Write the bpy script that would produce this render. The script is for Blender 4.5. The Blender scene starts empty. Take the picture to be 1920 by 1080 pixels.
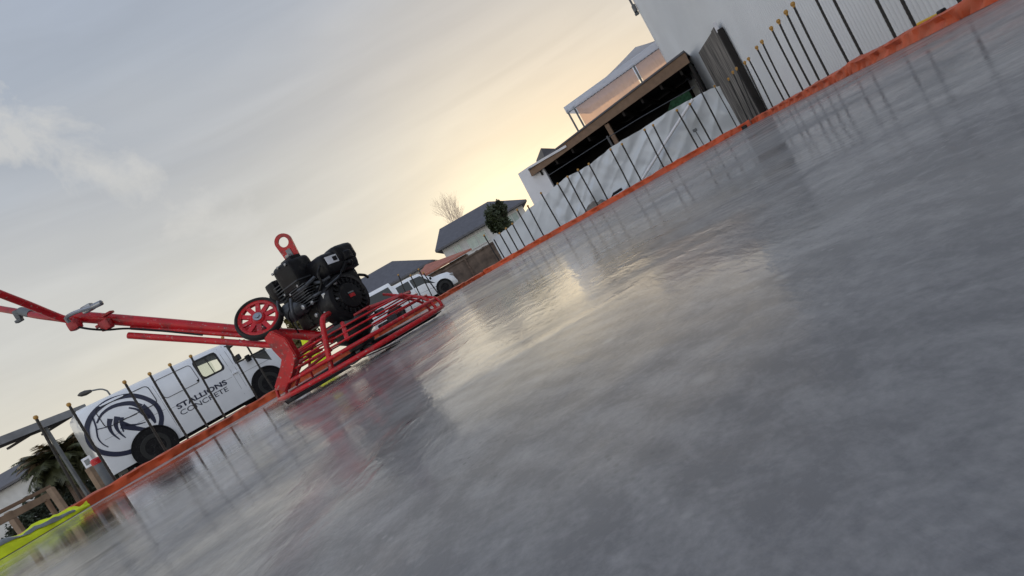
import bpy, bmesh, math, random
from mathutils import Vector, Matrix, noise
random.seed(7)
R = math.radians
scene = bpy.context.scene
col = scene.collection
V = Vector

# ---------------------------------------------------------------- camera
RHO, F, VH, CH = R(29.6), 1000.0, 55.0, 0.10
PT = math.atan(VH / F)
c_, s_ = math.cos(RHO), math.sin(RHO)
def ray(px, py):
    dx, dy = px - 960, py - 540
    u = c_ * dx - s_ * dy; v = -s_ * dx - c_ * dy
    return V((u / F, math.cos(PT) + v / F * math.sin(PT), -math.sin(PT) + v / F * math.cos(PT)))
def at(px, py, Y):
    r = ray(px, py); return V((0, 0, CH)) + r * (Y / r.y)
def onp(px, py, P, d):
    """where the sight line through a pixel meets the upright plane through P along d"""
    r = ray(px, py)
    det = -r.x * d[1] + r.y * d[0]
    t = (-P[0] * d[1] + P[1] * d[0]) / det
    return V((0, 0, CH)) + r * t
cam = bpy.data.cameras.new('camera'); cam_o = bpy.data.objects.new('camera', cam); col.objects.link(cam_o)
cam.sensor_width = 36; cam.lens = 36 * F / 1920; cam.clip_start = 0.01; cam.clip_end = 2000
Fw = V((0, math.cos(PT), -math.sin(PT))); Rt = V((1, 0, 0)); Up = V((0, math.sin(PT), math.cos(PT)))
Xc = c_ * Rt - s_ * Up; Yc = s_ * Rt + c_ * Up; Zc = -Fw
cam_o.matrix_world = Matrix(((Xc.x, Yc.x, Zc.x, 0), (Xc.y, Yc.y, Zc.y, 0), (Xc.z, Yc.z, Zc.z, CH), (0, 0, 0, 1)))
scene.camera = cam_o
scene.view_settings.view_transform = 'Standard'; scene.view_settings.look = 'None'
scene.view_settings.exposure = 0.08; scene.view_settings.gamma = 1.0

# ---------------------------------------------------------------- materials
def mat(name, colr, rough=.6, metal=0., nscale=8., namt=.15, bump=0., bscale=40., spec=.5, coat=0.):
    m = bpy.data.materials.new(name); m.use_nodes = True
    nt = m.node_tree; N = nt.nodes; L = nt.links
    b = N['Principled BSDF']
    b.inputs['Roughness'].default_value = rough; b.inputs['Metallic'].default_value = metal
    b.inputs['Specular IOR Level'].default_value = spec
    if coat: b.inputs['Coat Weight'].default_value = coat
    tc = N.new('ShaderNodeTexCoord')
    n = N.new('ShaderNodeTexNoise'); n.inputs['Scale'].default_value = nscale; n.inputs['Detail'].default_value = 5
    L.new(tc.outputs['Object'], n.inputs['Vector'])
    mx = N.new('ShaderNodeMix'); mx.data_type = 'RGBA'
    a = [max(0, x * (1 - namt)) for x in colr] + [1]; c2 = [min(1, x * (1 + namt)) for x in colr] + [1]
    mx.inputs['A'].default_value = a; mx.inputs['B'].default_value = c2
    mr = N.new('ShaderNodeMapRange'); mr.inputs['From Min'].default_value = .3; mr.inputs['From Max'].default_value = .7
    L.new(n.outputs['Fac'], mr.inputs['Value']); L.new(mr.outputs['Result'], mx.inputs['Factor'])
    L.new(mx.outputs['Result'], b.inputs['Base Color'])
    if bump:
        n2 = N.new('ShaderNodeTexNoise'); n2.inputs['Scale'].default_value = bscale; n2.inputs['Detail'].default_value = 4
        L.new(tc.outputs['Object'], n2.inputs['Vector'])
        bp = N.new('ShaderNodeBump'); bp.inputs['Strength'].default_value = .6; bp.inputs['Distance'].default_value = bump
        L.new(n2.outputs['Fac'], bp.inputs['Height']); L.new(bp.outputs['Normal'], b.inputs['Normal'])
    return m
M = {}
M['red'] = mat('red_paint', (.50, .008, .014), .36, nscale=14, namt=.2, coat=.08, spec=.35)
M['red_worn'] = mat('worn_red_paint', (.36, .012, .018), .45, nscale=30, namt=.3)
M['black'] = mat('black_plastic', (.007, .007, .009), .40, nscale=20, namt=.3, spec=.22)
M['engine'] = mat('black_engine_metal', (.007, .007, .009), .42, nscale=25, namt=.4, bump=.002, bscale=60, spec=.25)
def grime(m, colr, scale, lo, hi, amt):
    nt = m.node_tree; N = nt.nodes; L = nt.links; b = N['Principled BSDF']; src = b.inputs['Base Color'].links[0].from_socket
    tc = N.new('ShaderNodeTexCoord'); n = N.new('ShaderNodeTexNoise'); n.inputs['Scale'].default_value = scale; n.inputs['Detail'].default_value = 6; n.inputs['Roughness'].default_value = .65
    L.new(tc.outputs['Object'], n.inputs['Vector']); mr = N.new('ShaderNodeMapRange'); mr.inputs['From Min'].default_value = lo; mr.inputs['From Max'].default_value = hi; mr.inputs['To Max'].default_value = amt
    L.new(n.outputs['Fac'], mr.inputs['Value']); mx = N.new('ShaderNodeMix'); mx.data_type = 'RGBA'; mx.inputs['B'].default_value = (*colr, 1)
    L.new(mr.outputs['Result'], mx.inputs['Factor']); L.new(src, mx.inputs['A']); L.new(mx.outputs['Result'], b.inputs['Base Color'])
grime(M['red'], (.16, .03, .03), 22, .52, .66, .7); grime(M['red'], (.32, .29, .27), 70, .60, .66, .8)
grime(M['black'], (.06, .058, .055), 26, .55, .7, .5); grime(M['engine'], (.09, .085, .08), 40, .56, .68, .6)
M['steel'] = mat('grey_steel', (.32, .33, .35), .35, metal=.8, nscale=20, namt=.25)
M['alloy'] = mat('cast_alloy', (.07, .075, .085), .5, metal=.4, nscale=30, namt=.3)
M['rubber'] = mat('black_rubber', (.016, .016, .016), .75, nscale=30, namt=.2)
M['rod'] = mat('dark_steel_bar', (.018, .016, .015), .6, nscale=40, namt=.5)
M['cap'] = mat('yellow_plastic_cap', (.46, .25, .06), .55, nscale=30, namt=.2)
M['orange'] = mat('orange_plastic_sheet', (.54, .085, .025), .46, nscale=5, namt=.25, spec=.35, bump=.006, bscale=22)
M['white_paint'] = mat('white_van_paint', (.76, .78, .82), .25, nscale=2.5, namt=.05, coat=.4)
M['navy'] = mat('navy_decal', (.016, .02, .05), .4, namt=.1)
M['glass_tint'] = mat('tinted_glass', (.02, .024, .024), .08, namt=.05)
M['interior'] = mat('dark_trim', (.02, .02, .022), .8, namt=.2)
M['seal'] = mat('black_rubber_seal', (.012, .012, .014), .6)
M['wall'] = mat('white_corrugated_steel', (.74, .76, .79), .42, nscale=.7, namt=.06)
M['white_sheet'] = mat('white_plastic_sheet', (.60, .635, .68), .35, nscale=1.2, namt=.06, bump=.006, bscale=9)
M['white_wall'] = mat('white_painted_wall', (.74, .74, .78), .7, nscale=2, namt=.07)
M['wood_grey'] = None
M['wood_brown'] = mat('brown_timber', (.20, .125, .08), .7, nscale=9, namt=.14)
M['wood_fence'] = mat('brown_fence_timber', (.13, .095, .075), .85, nscale=2.2, namt=.45)
M['wood_pale'] = mat('pale_timber', (.26, .18, .12), .75, nscale=10, namt=.2)
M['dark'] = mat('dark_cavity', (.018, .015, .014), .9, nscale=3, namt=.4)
M['canopy'] = mat('white_canvas', (.70, .74, .84), .6, nscale=3, namt=.06)
M['roof_grey'] = mat('grey_roof_steel', (.085, .085, .10), .6, nscale=3, namt=.15)
M['roof_red'] = mat('terracotta_roof', (.36, .13, .09), .7, nscale=4, namt=.18)
M['house_wall'] = mat('house_weatherboard', (.50, .50, .50), .7, nscale=2, namt=.08)
M['house_glass'] = mat('pale_house_glass', (.35, .42, .40), .15, nscale=2, namt=.15)
M['leaf'] = mat('green_leaf', (.034, .045, .016), .6, nscale=3, namt=.5)
M['leaf_dark'] = mat('dark_leaf', (.022, .03, .014), .7, nscale=3, namt=.5)
M['leaf_palm'] = mat('palm_leaf', (.06, .065, .025), .55, nscale=4, namt=.5)
M['leaf_olive'] = mat('olive_leaf', (.11, .09, .025), .6, nscale=4, namt=.4)
M['palm_dry'] = mat('dry_palm_leaf', (.26, .19, .11), .8, nscale=4, namt=.3)
M['bark'] = mat('tree_bark', (.13, .09, .07), .9, nscale=8, namt=.3)
M['twig'] = mat('pale_twig', (.55, .44, .36), .9, nscale=8, namt=.2)
M['ground'] = mat('gravel', (.16, .145, .13), .95, nscale=6, namt=.4, bump=.02, bscale=30)
M['hiviz'] = mat('hi_vis_fabric', (.72, .84, .015), .7, nscale=10, namt=.14, bump=.004, bscale=60)
M['silver'] = mat('reflective_tape', (.17, .19, .20), .45, nscale=20, namt=.2)
M['grey_post'] = mat('grey_post_paint', (.13, .14, .15), .6, nscale=6, namt=.25)
M['sign_white'] = mat('white_sign', (.72, .74, .80), .5)
M['yellow'] = mat('yellow_paint', (.68, .44, .02), .45)
M['shade_green'] = mat('green_shade_cloth', (.018, .07, .035), .9, nscale=14, namt=.4)
M['carport'] = mat('dark_carport_steel', (.05, .045, .045), .6, nscale=4, namt=.25)
M['fascia_grey'] = mat('grey_carport_edge', (.20, .21, .23), .5, nscale=4, namt=.2)

def wood_grain():
    m = bpy.data.materials.new('weathered_grey_timber'); m.use_nodes = True
    nt = m.node_tree; N = nt.nodes; L = nt.links; b = N['Principled BSDF']; b.inputs['Roughness'].default_value = .85
    tc = N.new('ShaderNodeTexCoord'); mp = N.new('ShaderNodeMapping'); mp.inputs['Scale'].default_value = (9, 9, .5)
    n = N.new('ShaderNodeTexNoise'); n.inputs['Scale'].default_value = 3; n.inputs['Detail'].default_value = 7
    L.new(tc.outputs['Object'], mp.inputs['Vector']); L.new(mp.outputs['Vector'], n.inputs['Vector'])
    r = N.new('ShaderNodeValToRGB'); r.color_ramp.elements[0].color = (.05, .047, .044, 1); r.color_ramp.elements[0].position = .35
    r.color_ramp.elements[1].color = (.34, .31, .285, 1); r.color_ramp.elements[1].position = .72
    L.new(n.outputs['Fac'], r.inputs['Fac']); L.new(r.outputs['Color'], b.inputs['Base Color'])
    bp = N.new('ShaderNodeBump'); bp.inputs['Distance'].default_value = .01; L.new(n.outputs['Fac'], bp.inputs['Height'])
    L.new(bp.outputs['Normal'], b.inputs['Normal'])
    return m
M['wood_grey'] = wood_grain()

def see_through(name, tint, fac, rough=.05):
    m = bpy.data.materials.new(name); m.use_nodes = True
    nt = m.node_tree; N = nt.nodes; L = nt.links; N.clear()
    o = N.new('ShaderNodeOutputMaterial'); t = N.new('ShaderNodeBsdfTransparent'); t.inputs['Color'].default_value = (*tint, 1)
    p = N.new('ShaderNodeBsdfPrincipled'); p.inputs['Base Color'].default_value = (*tint, 1); p.inputs['Roughness'].default_value = rough
    mx = N.new('ShaderNodeMixShader'); mx.inputs['Fac'].default_value = fac
    L.new(t.outputs[0], mx.inputs[1]); L.new(p.outputs[0], mx.inputs[2]); L.new(mx.outputs[0], o.inputs['Surface'])
    return m
def cloth_glow(name, colr, tr):
    m = bpy.data.materials.new(name); m.use_nodes = True; nt = m.node_tree; N = nt.nodes; L = nt.links; N.clear()
    o = N.new('ShaderNodeOutputMaterial'); a = N.new('ShaderNodeBsdfDiffuse'); a.inputs['Color'].default_value = (*colr, 1)
    n = N.new('ShaderNodeTexNoise'); n.inputs['Scale'].default_value = 3; tc = N.new('ShaderNodeTexCoord'); L.new(tc.outputs['Object'], n.inputs['Vector'])
    mx0 = N.new('ShaderNodeMix'); mx0.data_type = 'RGBA'; mx0.inputs['A'].default_value = (*[q * .94 for q in colr], 1); mx0.inputs['B'].default_value = (*colr, 1)
    L.new(n.outputs['Fac'], mx0.inputs['Factor']); L.new(mx0.outputs['Result'], a.inputs['Color'])
    b = N.new('ShaderNodeBsdfTranslucent'); b.inputs['Color'].default_value = (*colr, 1)
    mx = N.new('ShaderNodeMixShader'); mx.inputs['Fac'].default_value = tr
    L.new(a.outputs[0], mx.inputs[1]); L.new(b.outputs[0], mx.inputs[2]); L.new(mx.outputs[0], o.inputs['Surface']); return m
M['canopy'] = cloth_glow('white_canvas', (.93, .95, 1.0), .72)
M['glass'] = see_through('clear_car_glass', (.86, .9, .86), .10)
def peach():
    m = bpy.data.materials.new('clear_plastic_curtain'); m.use_nodes = True
    nt = m.node_tree; N = nt.nodes; L = nt.links; N.clear()
    o = N.new('ShaderNodeOutputMaterial'); t = N.new('ShaderNodeBsdfTransparent'); t.inputs['Color'].default_value = (.74, .53, .44, 1)
    d = N.new('ShaderNodeBsdfTranslucent'); d.inputs['Color'].default_value = (1.0, .74, .60, 1)
    p = N.new('ShaderNodeBsdfDiffuse'); p.inputs['Color'].default_value = (.62, .50, .46, 1)
    m1 = N.new('ShaderNodeMixShader'); m1.inputs['Fac'].default_value = .25
    n = N.new('ShaderNodeTexNoise'); n.inputs['Scale'].default_value = 1.4
    tc = N.new('ShaderNodeTexCoord'); L.new(tc.outputs['Object'], n.inputs['Vector'])
    mr = N.new('ShaderNodeMapRange'); mr.inputs['From Min'].default_value = .35; mr.inputs['From Max'].default_value = .65
    mr.inputs['To Min'].default_value = .45; mr.inputs['To Max'].default_value = .75
    L.new(n.outputs['Fac'], mr.inputs['Value'])
    m2 = N.new('ShaderNodeMixShader')
    L.new(d.outputs[0], m1.inputs[1]); L.new(p.outputs[0], m1.inputs[2])
    L.new(mr.outputs['Result'], m2.inputs['Fac']); L.new(t.outputs[0], m2.inputs[1]); L.new(m1.outputs[0], m2.inputs[2])
    L.new(m2.outputs[0], o.inputs['Surface'])
    return m
M['peach'] = peach()

def slab_mat():
    m = bpy.data.materials.new('wet_trowelled_concrete'); m.use_nodes = True
    nt = m.node_tree; N = nt.nodes; L = nt.links; b = N['Principled BSDF']
    tc = N.new('ShaderNodeTexCoord')
    def nz(scale, detail=5, vec=None, dist=0., rough=.5):
        n = N.new('ShaderNodeTexNoise'); n.inputs['Scale'].default_value = scale; n.inputs['Detail'].default_value = detail
        n.inputs['Distortion'].default_value = dist; n.inputs['Roughness'].default_value = rough
        L.new(vec if vec else tc.outputs['Object'], n.inputs['Vector']); return n.outputs['Fac']
    def mrange(v, a, bb, c, d):
        r = N.new('ShaderNodeMapRange'); r.inputs['From Min'].default_value = a; r.inputs['From Max'].default_value = bb
        r.inputs['To Min'].default_value = c; r.inputs['To Max'].default_value = d; L.new(v, r.inputs['Value']); return r.outputs['Result']
    def math_(op, a, bb):
        q = N.new('ShaderNodeMath'); q.operation = op
        for i, x in enumerate((a, bb)):
            if isinstance(x, (int, float)): q.inputs[i].default_value = x
            else: L.new(x, q.inputs[i])
        return q.outputs[0]
    # colour: blotchy damp concrete
    big = nz(1.1, 6, dist=.6); mid = nz(8, 7, dist=1.4, rough=.6); fine = nz(42, 7, dist=.8, rough=.65); grit = nz(230, 4, rough=.7)
    v = math_('ADD', math_('MULTIPLY', big, .35), math_('ADD', math_('MULTIPLY', mid, .35), math_('ADD', math_('MULTIPLY', fine, .26), math_('MULTIPLY', math_('SUBTRACT', grit, .5), .16))))
    mpc = N.new('ShaderNodeMapping'); mpc.inputs['Location'].default_value = (.35, -.1, 0); L.new(tc.outputs['Object'], mpc.inputs['Vector'])
    wc_ = N.new('ShaderNodeTexWave'); wc_.wave_type = 'RINGS'; wc_.rings_direction = 'Z'; wc_.inputs['Scale'].default_value = 9; wc_.inputs['Distortion'].default_value = 2.2; wc_.inputs['Detail'].default_value = 5; wc_.inputs['Detail Scale'].default_value = 2.5
    L.new(mpc.outputs[0], wc_.inputs['Vector'])
    v = math_('ADD', v, math_('MULTIPLY', math_('SUBTRACT', wc_.outputs['Fac'], .5), mrange(nz(2.6, 3, dist=.6), .44, .6, .0, .10)))
    rp = N.new('ShaderNodeValToRGB'); e = rp.color_ramp.elements
    e[0].position = .41; e[0].color = (.150, .149, .155, 1); e[1].position = .59; e[1].color = (.325, .316, .314, 1)
    L.new(v, rp.inputs['Fac'])
    # small pale specks
    vo = N.new('ShaderNodeTexVoronoi'); vo.voronoi_dimensions = '2D'; vo.inputs['Scale'].default_value = 9; vo.inputs['Randomness'].default_value = 1
    L.new(tc.outputs['Object'], vo.inputs['Vector'])
    sp = mrange(vo.outputs['Distance'], .02, .075, .75, 0.)
    mx = N.new('ShaderNodeMix'); mx.data_type = 'RGBA'; mx.inputs['B'].default_value = (.36, .35, .34, 1)
    gate = mrange(nz(3.1, 2), .46, .6, 0., 1.)
    vo2 = N.new('ShaderNodeTexVoronoi'); vo2.voronoi_dimensions = '2D'; vo2.inputs['Scale'].default_value = 46; L.new(tc.outputs['Object'], vo2.inputs['Vector'])
    sp2 = math_('MULTIPLY', mrange(vo2.outputs['Distance'], .04, .12, .45, 0.), mrange(nz(9, 3), .5, .62, 0., 1.))
    L.new(math_('MAXIMUM', math_('MULTIPLY', sp, gate), sp2), mx.inputs['Factor']); L.new(rp.outputs['Color'], mx.inputs['A'])
    vo3 = N.new('ShaderNodeTexVoronoi'); vo3.voronoi_dimensions = '2D'; vo3.inputs['Scale'].default_value = 75; L.new(tc.outputs['Object'], vo3.inputs['Vector'])
    pit = math_('MULTIPLY', mrange(vo3.outputs['Distance'], .04, .14, .65, 0.), mrange(nz(6, 3, dist=.5), .52, .66, 0., 1.))
    mxp = N.new('ShaderNodeMix'); mxp.data_type = 'RGBA'; mxp.inputs['B'].default_value = (.035, .035, .038, 1)
    L.new(pit, mxp.inputs['Factor']); L.new(mx.outputs['Result'], mxp.inputs['A']); L.new(mxp.outputs['Result'], b.inputs['Base Color'])
    # wetness
    wet = nz(1.7, 5, dist=1.0)
    vs = N.new('ShaderNodeVectorMath'); vs.operation = 'SUBTRACT'; vs.inputs[1].default_value = (.0, 1.25, 0); L.new(tc.outputs['Object'], vs.inputs[0])
    vm = N.new('ShaderNodeVectorMath'); vm.operation = 'MULTIPLY'; vm.inputs[1].default_value = (1 / .42, 1 / .9, 0); L.new(vs.outputs[0], vm.inputs[0])
    vl = N.new('ShaderNodeVectorMath'); vl.operation = 'LENGTH'; L.new(vm.outputs[0], vl.inputs[0])
    puddle = mrange(math_('ADD', vl.outputs['Value'], math_('MULTIPLY', math_('SUBTRACT', nz(4, 5, dist=.8), .5), 2.2)), .45, 1.25, 1., 0.)
    vs2 = N.new('ShaderNodeVectorMath'); vs2.operation = 'SUBTRACT'; vs2.inputs[1].default_value = (-2.5, 2.9, 0); L.new(tc.outputs['Object'], vs2.inputs[0])
    vm2 = N.new('ShaderNodeVectorMath'); vm2.operation = 'MULTIPLY'; vm2.inputs[1].default_value = (1 / 2.3, 1 / 2.6, 0); L.new(vs2.outputs[0], vm2.inputs[0])
    vl2 = N.new('ShaderNodeVectorMath'); vl2.operation = 'LENGTH'; L.new(vm2.outputs[0], vl2.inputs[0])
    film = mrange(math_('ADD', vl2.outputs['Value'], math_('MULTIPLY', math_('SUBTRACT', nz(2.2, 5, dist=.8), .5), .9)), .62, 1.15, 1., 0.)
    rgh = math_('SUBTRACT', mrange(wet, .36, .66, .42, .60), math_('ADD', math_('MULTIPLY', puddle, .22), math_('MULTIPLY', film, .40)))
    L.new(math_('MAXIMUM', rgh, .06), b.inputs['Roughness'])
    L.new(math_('ADD', math_('MULTIPLY', film, .5), .36), b.inputs['Specular IOR Level'])
    b.inputs['Coat IOR'].default_value = 1.5
    L.new(math_('MAXIMUM', mrange(nz(2.3, 5, dist=1.4), .38, .62, .12, .62), math_('MAXIMUM', puddle, film)), b.inputs['Coat Weight'])
    L.new(mrange(nz(1.3, 4, dist=.8), .36, .66, .05, .16), b.inputs['Coat Roughness'])
    b.inputs['Specular IOR Level'].default_value = .40
    # relief: trowel arcs and ripples
    mp = N.new('ShaderNodeMapping'); mp.inputs['Rotation'].default_value = (0, 0, R(-12)); mp.inputs['Scale'].default_value = (1.5, .62, 1)
    L.new(tc.outputs['Object'], mp.inputs['Vector'])
    w = N.new('ShaderNodeTexWave'); w.wave_type = 'RINGS'; w.rings_direction = 'Z'
    w.inputs['Scale'].default_value = 2.2; w.inputs['Distortion'].default_value = 9; w.inputs['Detail'].default_value = 3; w.inputs['Detail Scale'].default_value = 1.4
    L.new(tc.outputs['Object'], w.inputs['Vector'])
    rmask = math_('MAXIMUM', mrange(nz(.85, 3, dist=.5), .38, .60, .2, .9), puddle)
    rmask = math_('MULTIPLY', rmask, math_('SUBTRACT', 1.0, math_('MULTIPLY', film, .8)))
    low = math_('ADD', math_('MULTIPLY', nz(3.5, 4, mp.outputs['Vector'], .8), 1.0), math_('MULTIPLY', w.outputs['Fac'], .12))
    mpa = N.new('ShaderNodeMapping'); mpa.inputs['Location'].default_value = (.55, -.75, 0); L.new(tc.outputs['Object'], mpa.inputs['Vector'])
    wa_ = N.new('ShaderNodeTexWave'); wa_.wave_type = 'RINGS'; wa_.rings_direction = 'Z'; wa_.inputs['Scale'].default_value = 4.5; wa_.inputs['Distortion'].default_value = 1.6; wa_.inputs['Detail'].default_value = 4; wa_.inputs['Detail Scale'].default_value = 3
    L.new(mpa.outputs[0], wa_.inputs['Vector'])
    arcs = math_('MULTIPLY', mrange(wa_.outputs['Fac'], .82, 1., 0., 1.), mrange(nz(1.9, 3, dist=.4), .5, .62, 0., .16))
    low = math_('ADD', low, arcs)
    rip = math_('MULTIPLY', rmask, math_('ADD', math_('MULTIPLY', nz(16, 4, mp.outputs['Vector'], 1.2), 1.0), math_('MULTIPLY', nz(46, 4, mp.outputs['Vector'], .8), .55)))
    h = math_('MULTIPLY', math_('ADD', math_('ADD', low, rip), math_('MULTIPLY', grit, .05)), math_('SUBTRACT', 1.0, math_('MULTIPLY', film, .86)))
    bp = N.new('ShaderNodeBump'); bp.inputs['Strength'].default_value = 1.0; bp.inputs['Distance'].default_value = SLAB_BUMP * 2.0
    L.new(h, bp.inputs['Height']); L.new(bp.outputs['Normal'], b.inputs['Normal'])
    bp2 = N.new('ShaderNodeBump'); bp2.inputs['Strength'].default_value = 1.0; bp2.inputs['Distance'].default_value = SLAB_BUMP * .6
    L.new(h, bp2.inputs['Height']); L.new(bp2.outputs['Normal'], b.inputs['Coat Normal'])
    return m
SLAB_BUMP = .0016
M['slab'] = slab_mat()

# ---------------------------------------------------------------- object helpers
def tag(o, label=None, cat=None, group=None, kind=None):
    if label: o['label'] = label
    if cat: o['category'] = cat
    if group: o['group'] = group
    if kind: o['kind'] = kind
    return o
def empty(name, loc, label, cat, group=None):
    o = bpy.data.objects.new(name, None); o.empty_display_size = .1; o.location = loc; col.objects.link(o)
    return tag(o, label, cat, group)
def wloc(p):
    l = V((0, 0, 0))
    while p is not None: l += p.location; p = p.parent
    return l
def basis(ax):
    ax = V(ax).normalized(); h = V((0, 0, 1)) if abs(ax.z) < .9 else V((1, 0, 0))
    a = ax.cross(h).normalized(); return a, a.cross(ax).normalized(), ax
class MB:
    def __init__(self): self.bm = bmesh.new()
    def face(self, pts):
        vs = [self.bm.verts.new(p) for p in pts]; return self.bm.faces.new(vs)
    def quadstrip(self, rings, closed=True, caps=True):
        vr = [[self.bm.verts.new(p) for p in r] for r in rings]; n = len(vr[0])
        for a, b in zip(vr, vr[1:]):
            for i in range(n if closed else n - 1):
                j = (i + 1) % n; self.bm.faces.new((a[i], a[j], b[j], b[i]))
        if caps and closed:
            self.bm.faces.new(vr[0][::-1]); self.bm.faces.new(vr[-1])
    def tube(self, pts, r, n=10, r2=None):
        pts = [V(p) for p in pts]; rings = []; prev = None
        for i, p in enumerate(pts):
            t = ((pts[min(i + 1, len(pts) - 1)] - pts[max(i - 1, 0)])).normalized()
            if prev is None: a, b, _ = basis(t)
            else:
                a = (prev - t * prev.dot(t)).normalized(); b = a.cross(t)
            prev = a
            rr = r if r2 is None else r + (r2 - r) * i / (len(pts) - 1)
            rings.append([p + (a * math.cos(2 * math.pi * k / n) + b * math.sin(2 * math.pi * k / n)) * rr for k in range(n)])
        self.quadstrip(rings)
    def curve(self, pts, r, n=10, sub=6, r2=None):
        self.tube(smooth(pts, sub), r, n, r2)
    def lathe(self, o, ax, prof, n=32, caps=True):
        a, b, t = basis(ax); o = V(o)
        self.quadstrip([[o + t * h + (a * math.cos(2 * math.pi * k / n) + b * math.sin(2 * math.pi * k / n)) * max(rr, 1e-4) for k in range(n)] for rr, h in prof], caps=caps)
    def box(self, cen, size, axes=None, bev=0., seg=2):
        X, Y, Z = axes if axes else (V((1, 0, 0)), V((0, 1, 0)), V((0, 0, 1)))
        X, Y, Z = V(X), V(Y), V(Z); cen = V(cen); hx, hy, hz = [q / 2 for q in size]
        vs = [self.bm.verts.new(cen + X * sx * hx + Y * sy * hy + Z * sz * hz) for sx in (-1, 1) for sy in (-1, 1) for sz in (-1, 1)]
        fs = [self.bm.faces.new([vs[i] for i in f]) for f in ((0, 1, 3, 2), (4, 6, 7, 5), (0, 4, 5, 1), (2, 3, 7, 6), (0, 2, 6, 4), (1, 5, 7, 3))]
        if bev:
            es = list({e for f in fs for e in f.edges})
            bmesh.ops.bevel(self.bm, geom=es, offset=bev, segments=seg, profile=.6, affect='EDGES')
    def prism(self, pts, d):
        d = V(d); n = len(pts); a = [self.bm.verts.new(V(p)) for p in pts]; b = [self.bm.verts.new(V(p) + d) for p in pts]
        self.bm.faces.new(a[::-1]); self.bm.faces.new(b)
        for i in range(n): self.bm.faces.new((a[i], a[(i + 1) % n], b[(i + 1) % n], b[i]))
    def sphere(self, cen, r, sc=(1, 1, 1), n=16):
        bmesh.ops.create_uvsphere(self.bm, u_segments=n, v_segments=n // 2 + 2, radius=r, matrix=Matrix.Translation(V(cen)) @ Matrix.Diagonal((*sc, 1)))
    def build(self, name, m, parent=None, smooth_=False, ang=40, recalc=True):
        me = bpy.data.meshes.new(name)
        if recalc: bmesh.ops.recalc_face_normals(self.bm, faces=self.bm.faces[:])
        off = wloc(parent)
        if off.length: bmesh.ops.translate(self.bm, verts=self.bm.verts[:], vec=-off)
        if smooth_:
            for f in self.bm.faces: f.smooth = True
            for e in self.bm.edges:
                if len(e.link_faces) == 2 and e.calc_face_angle(0) > R(ang): e.smooth = False
        self.bm.to_mesh(me); self.bm.free()
        me.materials.append(m)
        o = bpy.data.objects.new(name, me); col.objects.link(o)
        if parent: o.parent = parent
        return o
def smooth(pts, sub=6):
    P = [V(p) for p in pts]; out = []
    for i in range(len(P) - 1):
        p0 = P[max(i - 1, 0)]; p1, p2 = P[i], P[i + 1]; p3 = P[min(i + 2, len(P) - 1)]
        for k in range(sub):
            t = k / sub
            out.append(.5 * ((2 * p1) + (-p0 + p2) * t + (2 * p0 - 5 * p1 + 4 * p2 - p3) * t * t + (-p0 + 3 * p1 - 3 * p2 + p3) * t ** 3))
    out.append(P[-1]); return out
Z = V((0, 0, 1))

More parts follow.
